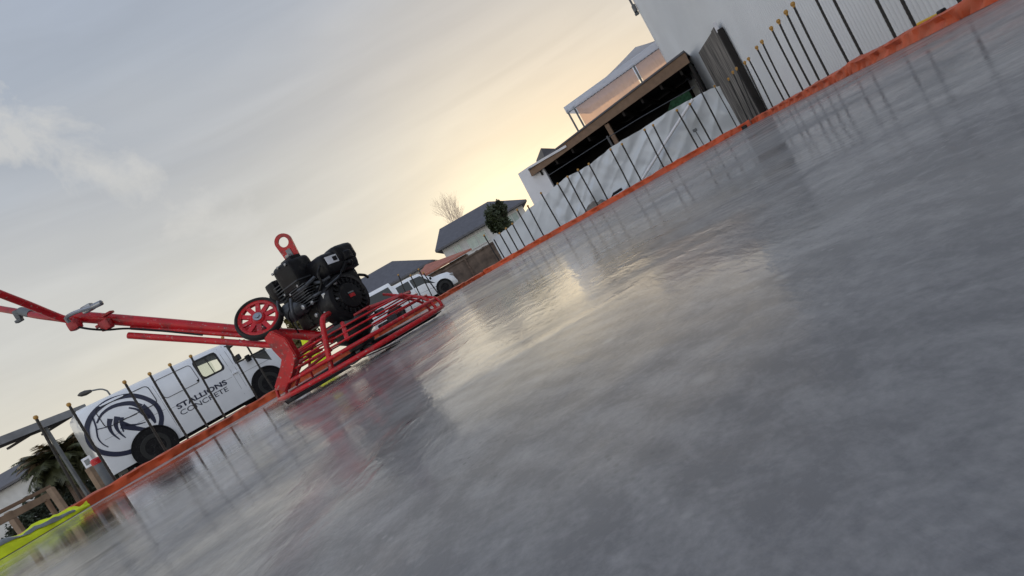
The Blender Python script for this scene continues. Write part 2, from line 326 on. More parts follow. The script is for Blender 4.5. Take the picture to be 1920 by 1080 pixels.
# ---------------------------------------------------------------- world and sun
SUN_AZ, SUN_EL = R(17.0), R(3.0)
sun_dir = V((math.sin(SUN_AZ) * math.cos(SUN_EL), math.cos(SUN_AZ) * math.cos(SUN_EL), math.sin(SUN_EL)))
def make_world():
    w = bpy.data.worlds.new('World'); scene.world = w; w.use_nodes = True
    nt = w.node_tree; N = nt.nodes; L = nt.links; N.clear()
    out = N.new('ShaderNodeOutputWorld')
    sky = N.new('ShaderNodeTexSky'); sky.sky_type = 'NISHITA'; sky.sun_disc = False
    sky.sun_elevation = SUN_EL; sky.sun_rotation = SUN_AZ; sky.dust_density = 2.5
    b1 = N.new('ShaderNodeBackground'); b1.inputs['Strength'].default_value = .10
    L.new(sky.outputs[0], b1.inputs['Color'])
    geo = N.new('ShaderNodeTexCoord')
    sep = N.new('ShaderNodeSeparateXYZ'); L.new(geo.outputs['Generated'], sep.inputs[0])
    # high thin cloud veil: lit warm low down near the sun, blue grey overhead
    rp = N.new('ShaderNodeValToRGB'); e = rp.color_ramp.elements
    for i, (p, cc) in enumerate([(.0, (.80, .75, .62)), (.10, (.76, .72, .62)), (.22, (.63, .625, .59)), (.36, (.51, .525, .54)), (.52, (.40, .445, .515)), (.8, (.355, .415, .54))]):
        if i < 2: el = e[i]; el.position = p
        else: el = e.new(p)
        el.color = (*cc, 1)
    nz = N.new('ShaderNodeTexNoise'); nz.inputs['Scale'].default_value = 2.2; nz.inputs['Detail'].default_value = 5; nz.inputs['Distortion'].default_value = .5
    mp = N.new('ShaderNodeMapping'); mp.inputs['Scale'].default_value = (1, 1, 3.0); mp.inputs['Rotation'].default_value = (R(10), R(14), 0)
    L.new(geo.outputs['Generated'], mp.inputs['Vector']); L.new(mp.outputs[0], nz.inputs['Vector'])
    def m_(op, a, b=None, clamp=False):
        q = N.new('ShaderNodeMath'); q.operation = op; q.use_clamp = clamp
        for i, x in enumerate((a, b)):
            if x is None: continue
            if isinstance(x, (int, float)): q.inputs[i].default_value = x
            else: L.new(x, q.inputs[i])
        return q.outputs[0]
    el = m_('ADD', sep.outputs['Z'], m_('MULTIPLY', m_('SUBTRACT', nz.outputs['Fac'], .5), .16))
    L.new(m_('MAXIMUM', el, 0.), rp.inputs['Fac'])
    # glow round the sun
    dt = N.new('ShaderNodeVectorMath'); dt.operation = 'DOT_PRODUCT'; L.new(geo.outputs['Generated'], dt.inputs[0])
    gd = V((math.sin(R(11)), math.cos(R(11)), .15)).normalized(); dt.inputs[1].default_value = gd
    dd = m_('MAXIMUM', dt.outputs['Value'], 0.)
    g1 = m_('POWER', dd, 14.)
    dt2 = N.new('ShaderNodeVectorMath'); dt2.operation = 'DOT_PRODUCT'; L.new(geo.outputs['Generated'], dt2.inputs[0]); dt2.inputs[1].default_value = ray(955, 385).normalized()
    g2 = m_('POWER', m_('MAXIMUM', dt2.outputs['Value'], 0.), 70.)
    def scale_col(cc, f):
        q = N.new('ShaderNodeVectorMath'); q.operation = 'SCALE'; q.inputs[0].default_value = cc; L.new(f, q.inputs['Scale']); return q.outputs[0]
    def addv(a, b):
        q = N.new('ShaderNodeVectorMath'); q.operation = 'ADD'; L.new(a, q.inputs[0]); L.new(b, q.inputs[1]); return q.outputs[0]
    colr = addv(rp.outputs['Color'], addv(scale_col((.15, .075, -.02), g1), scale_col((.30, .24, .12), g2)))
    mps = N.new('ShaderNodeMapping'); mps.inputs['Rotation'].default_value = (R(8), R(-16), R(20)); mps.inputs['Scale'].default_value = (1.2, 2.0, 11); L.new(geo.outputs['Generated'], mps.inputs['Vector'])
    ns = N.new('ShaderNodeTexNoise'); ns.inputs['Scale'].default_value = 1.6; ns.inputs['Detail'].default_value = 7; ns.inputs['Distortion'].default_value = .7; L.new(mps.outputs[0], ns.inputs['Vector'])
    sc_ = N.new('ShaderNodeVectorMath'); sc_.operation = 'SCALE'; L.new(colr, sc_.inputs[0]); L.new(m_('ADD', m_('MULTIPLY', ns.outputs['Fac'], .30), .85), sc_.inputs['Scale']); colr = sc_.outputs[0]
    # one ragged pale cloud high on the left
    cdir = ray(210, 328).normalized()
    a, b, t = basis(cdir)
    la = ray(360, 400).normalized(); lb = ray(0, 245).normalized()
    ex = (la - lb); ex = (ex - cdir * ex.dot(cdir)).normalized(); ey = cdir.cross(ex)
    def dotc(vv):
        q = N.new('ShaderNodeVectorMath'); q.operation = 'DOT_PRODUCT'; L.new(geo.outputs['Generated'], q.inputs[0]); q.inputs[1].default_value = vv; return q.outputs['Value']
    n3 = N.new('ShaderNodeTexNoise'); n3.inputs['Scale'].default_value = 9; n3.inputs['Detail'].default_value = 9; n3.inputs['Roughness'].default_value = .62; n3.inputs['Distortion'].default_value = .35
    mp3 = N.new('ShaderNodeMapping'); mp3.inputs['Location'].default_value = (.37, 1.9, .8); L.new(geo.outputs['Generated'], mp3.inputs['Vector']); L.new(mp3.outputs[0], n3.inputs['Vector'])
    qx = m_('DIVIDE', dotc(ex), .245); qy = m_('DIVIDE', dotc(ey), .058)
    rr = m_('SQRT', m_('ADD', m_('MULTIPLY', qx, qx), m_('MULTIPLY', qy, qy)))
    k = m_('SUBTRACT', m_('ADD', m_('MULTIPLY', n3.outputs['Fac'], 5.0), -1.6), rr)
    k = m_('MULTIPLY', m_('MULTIPLY', k, 1.3, True), m_('GREATER_THAN', dotc(cdir), 0.), True)
    mx = N.new('ShaderNodeMix'); mx.data_type = 'RGBA'; mx.inputs['B'].default_value = (.66, .65, .62, 1)
    L.new(m_('MULTIPLY', k, .62), mx.inputs['Factor']); L.new(colr, mx.inputs['A'])
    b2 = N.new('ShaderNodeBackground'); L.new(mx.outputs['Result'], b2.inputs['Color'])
    # added brightness in the unseen sky behind the camera, lifts camera-facing sides
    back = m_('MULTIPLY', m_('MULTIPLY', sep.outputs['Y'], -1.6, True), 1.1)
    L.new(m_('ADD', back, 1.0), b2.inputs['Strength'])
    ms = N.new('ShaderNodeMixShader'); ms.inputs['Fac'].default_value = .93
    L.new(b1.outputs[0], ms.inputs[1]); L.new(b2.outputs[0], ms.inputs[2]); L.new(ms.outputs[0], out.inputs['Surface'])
make_world()
sl = bpy.data.lights.new('sun', 'SUN'); sl.energy = .5; sl.specular_factor = .1; sl.angle = R(10); sl.color = (1, .80, .55)
so = bpy.data.objects.new('sun', sl); col.objects.link(so)
so.rotation_euler = (-sun_dir).to_track_quat('-Z', 'Y').to_euler()

# ---------------------------------------------------------------- ground and slab
K = V((-.4, 12.5, 0)); Q = V((5.1, 9.4, 0))
def left_x(y): return K.x - (K.y - y) * .54
def right_x(y): return Q.x - (Q.y - y) * .33
A = (Q - K).normalized()
mb = MB(); mb.face([(-900, -900, -.14), (900, -900, -.14), (900, 1500, -.14), (-900, 1500, -.14)])
tag(mb.build('ground', M['ground']), kind='structure')
mb = MB(); mb.prism([(left_x(-3), -3, -.13), (right_x(-3), -3, -.13), (Q.x, Q.y, -.13), (K.x, K.y, -.13)], (0, 0, .13))
tag(mb.build('slab', M['slab']), kind='structure')

# ---------------------------------------------------------------- plastic covered edging
def edging(P, Qe, label, hgt, seed, flip=1, bulges=()):
    d = (Qe - P); n = int(d.length / .025); d.normalize(); o = V((d.y, -d.x, 0)) * flip   # outward
    prof = [(-.004, -.004), (-.012, .012), (.002, .5), (-.006, .86), (.02, 1.0), (.07, 1.03), (.12, .98), (.15, .7), (.16, 0), (.165, -1.2)]
    mb = MB(); rings = []
    for i in range(n + 1):
        s = i * .025; base = P + d * s
        h = hgt * (1 + .16 * noise.noise(V((s * .9, seed, 0))) + .10 * noise.noise(V((s * 4, seed, 3))))
        for c, w, a in bulges: h += a * math.exp(-((s - c) / w) ** 2)
        ring = []
        for j, (ox, oz) in enumerate(prof):
            q = V((s * 7 + oz * 3, j * .55 + seed * 5, 1.3)); q2 = V((s * 22 - oz * 6, j * .8, seed))
            dn = .026 * noise.noise(q) + .014 * noise.noise(q2) + .012 * (1 - abs(noise.noise(V((s * 11 + oz * 7, oz * 2.5 - s * 3, seed + 2))))) ** 6
            if j == 0: dn *= .25
            ring.append(base + o * (ox + dn) + Z * (oz * h + (.010 * noise.noise(q + V((9, 0, 0))) if 1 < j < 8 else 0)))
        rings.append(ring)
    mb.quadstrip(rings, closed=False)
    return tag(mb.build('plastic_edging', M['orange'], smooth_=True, ang=60), label, 'plastic sheet', 'orange plastic wrapped round the slab edge')
edging(V((left_x(-3), -3, 0)), K, 'crinkled orange plastic sheet along the slab edge beside the white van', .092, 1.0, -1)
edging(K, Q, 'orange plastic sheet along the far slab edge below the white sheeted deck', .105, 2.0, -1)
edging(Q, V((right_x(-3), -3, 0)), 'bunched orange plastic sheet along the slab edge below the corrugated white wall', .085, 3.0, -1,
       bulges=[(4.9, .12, .02), (6.0, .3, .012), (7.0, .35, .02)])

# ---------------------------------------------------------------- capped steel bars
BG = 'capped steel bars standing round the slab'
cap_mesh = None
def bar(side, base, cap, label, hgt=None, capped=True, r=.0095):
    global cap_mesh
    if side == 'L': P, d = V((left_x(0) - .20, .05, 0)), V((.54, 1, 0))
    elif side == 'B': P, d = K + V((.05, .19, 0)), A
    else: P, d = V((right_x(0) + .17, -.03, 0)), V((.33, 1, 0))
    b = onp(*base, P, d); b0 = V((b.x, b.y, -.14))
    if cap: t = at(*cap, b.y)
    else: t = b + V((0, 0, hgt))
    r = {'L': .012, 'B': .0145, 'R': .0105}[side]
    ax = (t - b).normalized(); b0 = b - ax * ((b.z + .14) / ax.z)
    o = empty('capped_bar', b0, label, 'steel bar', BG)
    mb = MB(); L = (t - b0).length; n = 8; rings = []
    k = int(L / .02); bx = V((random.uniform(-.008, .008), random.uniform(-.008, .008), 0))
    for i in range(k + 1):      # ribbed rod
        rr = r * (1.10 if i % 2 else 1.0)
        bow = bx * math.sin(math.pi * i / k)
        rings.append([b0 + ax * (L * i / k) + bow + V((math.cos(2 * math.pi * q / n) * rr, math.sin(2 * math.pi * q / n) * rr, 0)) for q in range(n)])
    mb.quadstrip(rings); mb.build('rod', M['rod'], o)
    if capped:
        if cap_mesh is None:
            m2 = MB(); m2.lathe((0, 0, 0), (0, 0, 1), [(.013, -.030), (.0145, -.012), (.021, -.006), (.024, .006), (.023, .018), (.016, .030), (.002, .034)], 16)
            co = m2.build('cap', M['cap'], None, True); cap_mesh = co.data
        else:
            co = bpy.data.objects.new('cap', cap_mesh); col.objects.link(co)
        co.scale = (.84,) * 3 if side == 'L' else (1, 1, 1)
        co.parent = o; co.location = t - b0; co.rotation_euler = V((0, 0, 1)).rotation_difference(ax).to_euler()
    return o
lb = 'yellow-capped bar '
bar('L', (148, 925), (67.6, 784), lb + 'in front of the palm, leftmost below the flat carport roof')
bar('L', (206, 884), (129.6, 760), lb + 'just left of the white van and its rear end')
bar('L', (306, 837), (233.9, 717.5), lb + 'crossing the round emblem and rear wheel of the van')
bar('L', (349.5, 816), (281, 702), lb + 'on the van between its emblem and its blank panels')
bar('L', (389, 798), (319, 685), lb + 'across the first letters painted on the van')
bar('L', (420.5, 778), (358, 669), lb + 'beside the open side window of the van')
bar('L', (479, 741), (418, 634), lb + 'at the van front door, top hidden behind the red handle')
bar('L', (513, 729), (458, 640), lb + 'in front of the front wheel of the white van', None)
bar('L', (600, 690), (548, 596), lb + 'seen behind the red arm of the trowel machine')
bar('B', (777, 590), (747, 516), lb + 'against the rear doors of the white utility vehicle')
bar('B', (795, 570), (770, 517), lb + 'against the middle of the white utility vehicle')
bar('B', (812, 560), (785, 505.5), lb + 'against the front door of the white utility vehicle')
bar('B', (822, 550), (794, 512), lb + 'against the bonnet of the white utility vehicle')
bar('B', (932, 482), (908, 442), lb + 'at the right end of the brown timber fence')
bar('B', (945, 482), (926, 449), lb + 'at the left end of the white sheeted fence', capped=False)
for b, t, l in [((960, 479), (937, 438), 'first in the close group right of the brown fence'),
                ((972, 471), (949, 429), 'second in the close group right of the brown fence'),
                ((985, 463), (961, 420), 'last in the close group right of the brown fence'),
                ((1002, 452), (970, 394), 'just right of the dark green tree, taller than its left neighbours'),
                ((1019, 441), (990, 387), 'below the right roof corner of the far grey house'),
                ((1047, 419), (1014.6, 362.6), 'below the white end wall of the deck'),
                ((1080, 405), (1046, 345), 'first in front of the draped white sheet below the dark deck gap'),
                ((1097, 392), (1064.6, 332), 'second in front of the draped white sheet below the deck'),
                ((1121, 385), (1084, 319), 'third in front of the draped sheet, left of the pale stain'),
                ((1138.7, 373.7), (1104.4, 308), 'right of the pale stain at the foot of the draped sheet'),
                ((1181, 352), (1145, 281), 'below the grey-green post of the deck'),
                ((1203, 339), (1166.5, 271), 'at the low end of the slanting brace on the sheet'),
                ((1246.5, 317), (1209, 244), 'left one of the pair crossing the slanting brace'),
                ((1262, 306), (1225, 235.6), 'right one of the pair crossing the slanting brace'),
                ((1307.6, 276), (1269.6, 207.8), 'below the green cloth, left of the black clamp'),
                ((1333.5, 267), (1293.7, 195.7), 'at the top end of the slanting brace'),
                ]:
    bar('B', b, t, lb + l)
bar('B', (1357.6, 256), (1304.5, 152), 'tall bare black steel bar between the deck and the grey timber panel', capped=False)
for b, t, l in [((1386, 246), (1340, 162), 'at the left edge of the grey timber panel'),
                ((1408, 236), (1366, 148.5), 'lowest cap of three in front of the grey timber panel'),
                ((1417, 230), (1374, 136), 'middle cap of three in front of the grey timber panel'),
                ((1424, 226), (1381, 129), 'highest cap of three in front of the grey timber panel'),
                ((1440, 208), (1396.7, 118), 'first right of the timber panel on the corrugated wall'),
                ((1449.6, 203.6), (1403.8, 111), 'second right of the timber panel on the corrugated wall'),
                ((1471.6, 190), (1419, 90), 'third right of the timber panel on the corrugated wall'),
                ((1483, 186), (1428.8, 79), 'fourth right of the timber panel on the corrugated wall'),
                ((1507, 172), (1446.5, 54), 'first of the even row of four on the corrugated wall'),
                ((1521.9, 163), (1460, 41), 'second of the even row of four on the corrugated wall'),
                ((1537.6, 152.7), (1474, 24), 'third of the even row of four on the corrugated wall'),
                ((1555.5, 144.6), (1487, 9), 'last of the even row of four, cap touching the photo top')]:
    bar('R', b, t, lb + l)
for b, l in [((1593, 120), 'left one of the pair whose tops leave the photo'), ((1618.6, 106), 'right one of the pair whose tops leave the photo'),
             ((1678, 68.5), 'thick and near, at the bunched fold of the orange plastic'), ((1716.7, 50), 'beside the yellow level on the plastic'),
             ((1802, 4), 'nearest of all at the top right corner')]:
    bar('R', b, None, 'thick black bar at right, ' + l, .80)

# ---------------------------------------------------------------- corrugated white building
WM = .235                                     # wall line x = 4.3 + WM (y - 3)
def wall_x(y): return 4.3 + WM * (y - 3)
wd = V((WM, 1, 0)).normalized(); wn = V((-wd.y, wd.x, 0))        # wn points to the slab
ycor = 3.6 / (.4575 - WM)
P0 = V((wall_x(ycor), ycor, 0)); Lw = (ycor + 4) / wd.y
root = empty('corrugated_building', (P0.x, P0.y, -.14), 'tall white building with a corrugated steel wall at the right', 'building')
mb = MB(); a_ = []; b_ = []
n = int(Lw / .0127)
for i in range(n + 1):
    s = i * .0127; q = P0 - wd * s + wn * (.014 * math.sin(2 * math.pi * s / .076) if s > .06 else .012)
    a_.append(V((q.x, q.y, -.14))); b_.append(V((q.x, q.y, 8.2)))
mb.quadstrip([a_, b_], closed=False); mb.build('wall', M['wall'], root, True, 80)
mb = MB(); e = P0 - wn * 9
mb.prism([P0 - wn * .015, P0 - wd * Lw - wn * .015, P0 - wd * Lw - wn * 9, e], V((0, 0, 8.3)))
mb.build('rear_wall', M['white_wall'], root)
mb = MB(); mb.box(P0 + V((0, 0, 4.1)) - wd * .02 + wn * .012, (.10, .02, 8.35), (wd, wn, Z)); mb.build('corner_flashing', M['wall'], root)
br = at(1190, 14, ycor)
mb = MB(); mb.box(br + wd * .08, (.16, .10, .22), (wd, wn, Z), .02); mb.tube([br + wd * .1 + Z * .1, br + wd * .12 + Z * .5], .03); mb.box(br + wd * .12 - Z * .16, (.1, .12, .08), (wd, wn, Z), .015)
mb.build('security_light', M['grey_post'], root)

# weathered timber panel against the wall
y1, y2 = 3.55 / (.575 - WM), 3.55 / (.524 - WM)
pa = V((wall_x(y1) - .06, y1, -.14)); pb = V((wall_x(y2) - .06, y2, -.14)); pl = (pb - pa).length
root = empty('timber_hoarding', pa, 'weathered dark grey timber panel standing upright against the white wall', 'timber panel')
top = at(1338, 50, y1).z
for i in range(5):
    t0, t1 = i / 5 + .004, (i + 1) / 5 - .004
    q = pa.lerp(pb, (t0 + t1) / 2); dz = random.uniform(-.012, .012)
    mb = MB(); mb.box(q + wn * .05 + Z * (top + .14 + dz) / 2, (pl * (t1 - t0), .045, top + .14 + dz), (wd, wn, Z), .006, 1)
    mb.build('board', M['wood_grey'], root)
mb = MB()
for zz in (.5, 1.6): mb.box(pa.lerp(pb, .5) + wn * .0 + Z * zz, (pl, .05, .12), (wd, wn, Z))
mb.build('rail', M['wood_grey'], root)
mb = MB(); mb.box(pa - wd * .045 + wn * .03 + Z * (top - .1 + .14) / 2, (.085, .11, top - .1 + .14), (wd, wn, Z), .006, 1)
mb.build('end_post', M['dark'], root)
mb = MB(); mb.box(pa - wd * .03 + wn * .06 + Z * (top + .10), (.07, .06, .20), (wd, wn, Z), .01); mb.build('white_cap', M['white_wall'], root)

# ---------------------------------------------------------------- deck house
D0 = V((6.3, 12.5, 0)); DN = V((-A.y, A.x, 0))          # DN points away from the slab
root = empty('deck_house', (D0.x - 2, D0.y + 1.2, -.14), 'low open deck building with a sloping brown timber beam and dark gap below', 'building')
def dp(px, py, off=0.): return onp(px, py, D0 + DN * off, A)
def quad_prism(mb, pts, d): mb.prism(pts, d)
mb = MB()
fl, fr = dp(992, 320), dp(1284, 98); fl2, fr2 = dp(997, 331), dp(1293, 117)
quad_prism(mb, [fl, fr, fr2, fl2], DN * .07); mb.build('beam', M['wood_brown'], root)
mb = MB(); quad_prism(mb, [fl + Z * .004 - DN * .03, fr + Z * .004 - DN * .03, fr + Z * .05 - DN * .03, fl + Z * .045 - DN * .03], DN * 7.2); mb.build('roof', M['roof_grey'], root)
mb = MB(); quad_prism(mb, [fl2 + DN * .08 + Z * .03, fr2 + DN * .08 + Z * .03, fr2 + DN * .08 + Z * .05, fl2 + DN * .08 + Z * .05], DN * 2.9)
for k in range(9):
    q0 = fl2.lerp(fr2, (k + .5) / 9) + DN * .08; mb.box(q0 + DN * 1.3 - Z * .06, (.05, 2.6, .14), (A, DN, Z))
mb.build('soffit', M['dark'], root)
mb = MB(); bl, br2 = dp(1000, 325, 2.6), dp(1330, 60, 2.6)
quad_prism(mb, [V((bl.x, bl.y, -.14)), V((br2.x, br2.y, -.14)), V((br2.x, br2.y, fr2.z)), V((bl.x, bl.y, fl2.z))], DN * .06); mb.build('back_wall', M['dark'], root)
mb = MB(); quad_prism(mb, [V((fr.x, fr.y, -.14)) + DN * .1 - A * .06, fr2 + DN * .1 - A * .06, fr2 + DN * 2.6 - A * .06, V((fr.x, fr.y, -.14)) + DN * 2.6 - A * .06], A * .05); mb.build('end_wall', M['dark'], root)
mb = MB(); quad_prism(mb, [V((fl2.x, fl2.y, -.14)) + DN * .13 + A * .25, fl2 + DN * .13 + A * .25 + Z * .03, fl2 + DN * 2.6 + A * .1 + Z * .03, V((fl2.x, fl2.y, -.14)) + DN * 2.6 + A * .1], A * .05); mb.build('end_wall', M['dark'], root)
w1, w2, w3, w4 = dp(971, 326, .12), dp(993, 311, .12), dp(1030, 370, .12), dp(997, 381, .12)
mb = MB(); quad_prism(mb, [w1, w2, V((dp(1027, 330, .12).x, dp(1027, 330, .12).y, w2.z * .97)), V((dp(1050, 372, .12).x, dp(1050, 372, .12).y, -.14)), V((w4.x, w4.y, -.14))], DN * .1); mb.build('white_end_wall', M['white_wall'], root)
g1, g2 = dp(993, 311, -.04), dp(1060, 272, -.04)
mb = MB(); quad_prism(mb, [g1, g2, g2 - Z * .06, g1 - Z * .06], DN * .08); mb.build('gutter', M['white_wall'], root)
mb = MB(); a1, a2 = dp(1138, 233, .1), dp(1156, 272, .1); mb.box((a1 + V((a1.x, a1.y, -.14))) / 2, (.11, .11, a1.z + .14), (A, DN, Z)); mb.build('post', M['wood_brown'], root)
mb = MB(); a1 = dp(1138, 255, -.25); mb.box((a1 + V((a1.x, a1.y, -.14))) / 2, (.05, .05, a1.z + .14), (A, DN, Z), .006); mb.build('post', M['alloy'], root)
mb = MB(); mb.tube([dp(1028.5, 329, -.25), dp(1138, 259, -.25), dp(1200, 221, -.25), dp(1302, 163, -.25)], .012, 8); mb.build('handrail', M['alloy'], root)
def drape(name, tops, off, label, amp=.05, botz=-.14, seed=0., m='white_sheet', cat='plastic sheet'):
    tp = [onp(x, y, D0 + DN * off, A) for x, y in tops]
    ss = [(p - tp[0]).dot(A) for p in tp]; Lh = ss[-1]; nx = int(Lh / .03); nz_ = 44
    rows = []
    for i in range(nx + 1):
        s = Lh * i / nx; j = max(k for k in range(len(ss)) if ss[k] <= s + 1e-6); j = min(j, len(ss) - 2)
        f = (s - ss[j]) / (ss[j + 1] - ss[j]); zt = tp[j].z * (1 - f) + tp[j + 1].z * f
        r = []
        for k in range(nz_ + 1):
            t = k / nz_; z = botz + (zt - botz) * t
            q = V((s * 1.3 + z * .9, z * .8 - s * .35, seed)); q2 = V((s * 4 + z * 2, z * 3, seed + 4))
            dd = amp * noise.noise(q) * 1.1 + amp * .55 * (1 - abs(noise.noise(V((s * 2.2 - z * 2.6, z * .5 + s * .3, seed + 2))))) ** 4 + amp * .45 * noise.noise(q2) + amp * .8 * abs(noise.noise(V((s * .9 - z * 1.5, z * .4, seed + 8))))
            p = V((tp[0].x, tp[0].y, 0)) + A * s - DN * dd; r.append(V((p.x, p.y, z + (.02 * noise.noise(V((s * 5, 1, seed))) if t > .95 else 0))))
        rows.append(r)
    mb = MB(); mb.quadstrip(rows, closed=False)
    return mb.build(name, M[m], None, True, 75)
o = drape('plastic_sheet', [(1024, 366), (1044, 346), (1064, 331), (1086, 320), (1108, 307), (1149, 274), (1200, 244), (1251, 211), (1299, 184), (1330, 168), (1352, 160)], -.35, '', .07, seed=1.)
tag(o, 'long wrinkled white plastic sheet hung along the front of the deck', 'plastic sheet')
o = drape('white_fence', [(922, 450), (926, 444), (947, 432), (962, 420), (978, 405), (990, 392), (1023, 369), (1040, 358)], -.28, '', .02, seed=6.)
tag(o, 'low white sheeted fence between the brown timber fence and the deck', 'fence')
mb = MB(); p1, p2 = onp(1299, 186, D0 - DN * .62, A), onp(1204, 336, D0 - DN * .62, A)
mb.tube([p1, p2], .035, 8); tag(mb.build('brace', M['white_wall']), 'white pole leaning diagonally across the white sheet', 'pole')
mb = MB(); p1 = onp(1303, 244, D0 - DN * .6, A)
mb.box(p1, (.09, .06, .07), (A, DN, Z), .01); mb.tube([p1, V((p1.x + .03, p1.y, -.14))], .012, 8)
tag(mb.build('clamp_stake', M['grey_post']), 'short grey stake with a black clamp in front of the white sheet', 'stake')
mb = MB(); p1, p2 = onp(1092, 391, D0 - DN * .7, A), onp(1134, 373, D0 - DN * .7, A)
rr_ = []
for i in range(25):
    q = p1.lerp(p2, i / 24); hh = (.04 + .14 * math.sin(math.pi * i / 24) ** .7) * (1 + .4 * noise.noise(V((i * .21, 1, 2))))
    rr_.append([V((q.x, q.y, -.14)) - DN * .25, V((q.x, q.y, .06 + hh * .5)) - DN * .12, V((q.x, q.y, .06 + hh)) , V((q.x, q.y, -.14)) + DN * .22])
mb.quadstrip(rr_, closed=False)
tag(mb.build('soil_heap', M['ground'], None, True), 'low grey brown soil heap at the foot of the draped white sheet', 'heap')
mb = MB(); p1, p2 = onp(1150, 364, D0 - DN * .72, A), onp(1166, 354, D0 - DN * .72, A); mb.tube([p1, p2], .035, 8); mb.tube([p1, p1 - A * .16 - Z * .12], .02, 8)
tag(mb.build('hand_tool', M['black']), 'small black tool lying against the white sheet by the plastic edging', 'tool')
mb = MB(); c4 = [onp(*q, D0 + DN * .5, A) for q in ((1251, 212), (1299, 184), (1290, 168), (1258, 188))]
quad_prism(mb, c4, DN * .01); tag(mb.build('shade_cloth', M['shade_green']), 'dark green cloth hanging in the right end of the deck gap', 'cloth')

# ---------------------------------------------------------------- marquee on the deck
TO = 3.8
def tp_(px, py, off=0.): return onp(px, py, D0 + DN * (TO + off), A)
e1, e2 = tp_(1060, 208), tp_(1231, 91)
base_z = fl.z + .04
root = empty('marquee', (e1.x + .5, e1.y, base_z), 'white marquee with clear peach tinted side curtains on top of the deck', 'marquee')
ztop = (e1.z + e2.z) / 2
q1, q2 = V((e1.x, e1.y, ztop + .14)), V((e2.x + .9, e2.y - .51, ztop + .20))
dpth = 2.8
pk = tp_(1183, 96, 0); wdt = (q2 - q1).length
apex = q1 + A * (pk - e1).dot(A) + DN * dpth / 2
apex.z = at(1183, 93, apex.y).z
mb = MB(); n = 14; rows = []
corners = [q1, q2, q2 + DN * dpth, q1 + DN * dpth]
for ci in range(4):          # swept peaked roof
    a0, b0 = corners[ci], corners[(ci + 1) % 4]; rows = []
    for i in range(n + 1):
        t = i / n; sag = -.16 * math.sin(math.pi * t) * (1 - t * .3)
        l_, r_ = a0.lerp(apex, t), b0.lerp(apex, t)
        rows.append([l_.lerp(r_, k / 8) + Z * sag for k in range(9)])
    mb.quadstrip(rows, closed=False)
bmesh.ops.remove_doubles(mb.bm, verts=mb.bm.verts[:], dist=.004)
mb.build('roof', M['canopy'], root, True, 50)
mb = MB()
for ci in range(4):
    a0, b0 = corners[ci], corners[(ci + 1) % 4]; dr = (b0 - a0); ns = int(dr.length / .12); dr /= ns
    for k in range(ns):
        p, q = a0 + dr * k, a0 + dr * (k + 1)
        mb.face([p, q, q - Z * .22, (p + q) / 2 - Z * .24, p - Z * .22])
bmesh.ops.remove_doubles(mb.bm, verts=mb.bm.verts[:], dist=.002)
mb.build('valance', M['canopy'], root)
mb = MB(); m2 = q1 - Z * .22 + DN * .03; m3 = q2 - Z * .22 + DN * .03; mb.tube([m2, m3], .022, 8); mb.build('rail', M['grey_post'], root)
for x, y in ((1062, 205), (1075, 200), (1187, 122)):
    p = tp_(x, y, .03); mb = MB(); mb.box(V((p.x, p.y, (base_z + ztop) / 2)), (.05, .05, ztop - base_z), (A, DN, Z)); mb.build('pole', M['grey_post'], root)
for cs, ce in (((1079, 200), (1184, 125)), ((1190, 121), (1230, 92))):
    p, q = tp_(*cs, .08), tp_(*ce, .08)
    if ce[0] > 1200: q += A * .8
    nn = 24; rows = []
    for i in range(nn + 1):
        r_ = p.lerp(q, i / nn) + DN * .02 * noise.noise(V((i * .7, 2, 1)))
        rows.append([V((r_.x, r_.y, base_z)), V((r_.x, r_.y, ztop))])
    mb = MB(); mb.quadstrip(rows, closed=False); mb.build('curtain', M['peach'], root)

# ---------------------------------------------------------------- houses
def hip_house(name, label, xa, xb, y, ze, zr, ra, rb, depth, wall_m, roof_m, windows=(), rot=0., eave=.45, grp=None):
    """hip roof house; xa..xb eave extents at distance y, ridge ra..rb"""
    root = empty(name, ((xa + xb) / 2, y + depth / 2, -.14), label, 'house', grp)
    mb = MB()
    e = [V((xa, y, ze)), V((xb, y, ze)), V((xb, y + depth, ze)), V((xa, y + depth, ze))]
    r1, r2 = V((ra, y + depth / 2, zr)), V((rb, y + depth / 2, zr))
    lo = [p - Z * .16 for p in e]
    vs = [mb.bm.verts.new(p) for p in e + [r1, r2] + lo]
    for f in ((0, 1, 5, 4), (1, 2, 5), (2, 3, 4, 5), (3, 0, 4), (6, 7, 1, 0), (7, 8, 2, 1), (8, 9, 3, 2), (9, 6, 0, 3), (9, 8, 7, 6)): mb.bm.faces.new([vs[i] for i in f])
    mb.build('roof', M[roof_m], root)
    mb = MB(); mb.box(((xa + xb) / 2, y + depth / 2, (ze - .17 - .14) / 2), (xb - xa - 2 * eave, depth - 2 * eave, ze - .17 + .14)); mb.build('wall', M[wall_m], root)
    for (wx, wz, ww, wh) in windows:
        mb = MB(); yy = y + eave
        for a, b, c, d in ((wx - ww / 2, wx + ww / 2, wz + wh / 2, wz + wh / 2 + .08), (wx - ww / 2, wx + ww / 2, wz - wh / 2 - .08, wz - wh / 2), (wx - ww / 2 - .08, wx - ww / 2, wz - wh / 2 - .08, wz + wh / 2 + .08), (wx + ww / 2, wx + ww / 2 + .08, wz - wh / 2 - .08, wz + wh / 2 + .08), (wx - .03, wx + .03, wz - wh / 2, wz + wh / 2)):
            mb.box(((a + b) / 2, yy - .02, (c + d) / 2), (b - a, .08, d - c))
        fo = mb.build('window', M['house_wall'], root)
        mb = MB(); mb.box((wx, yy - .012, wz), (ww, .02, wh)); mb.build('pane', M['house_glass'], fo)
    return root
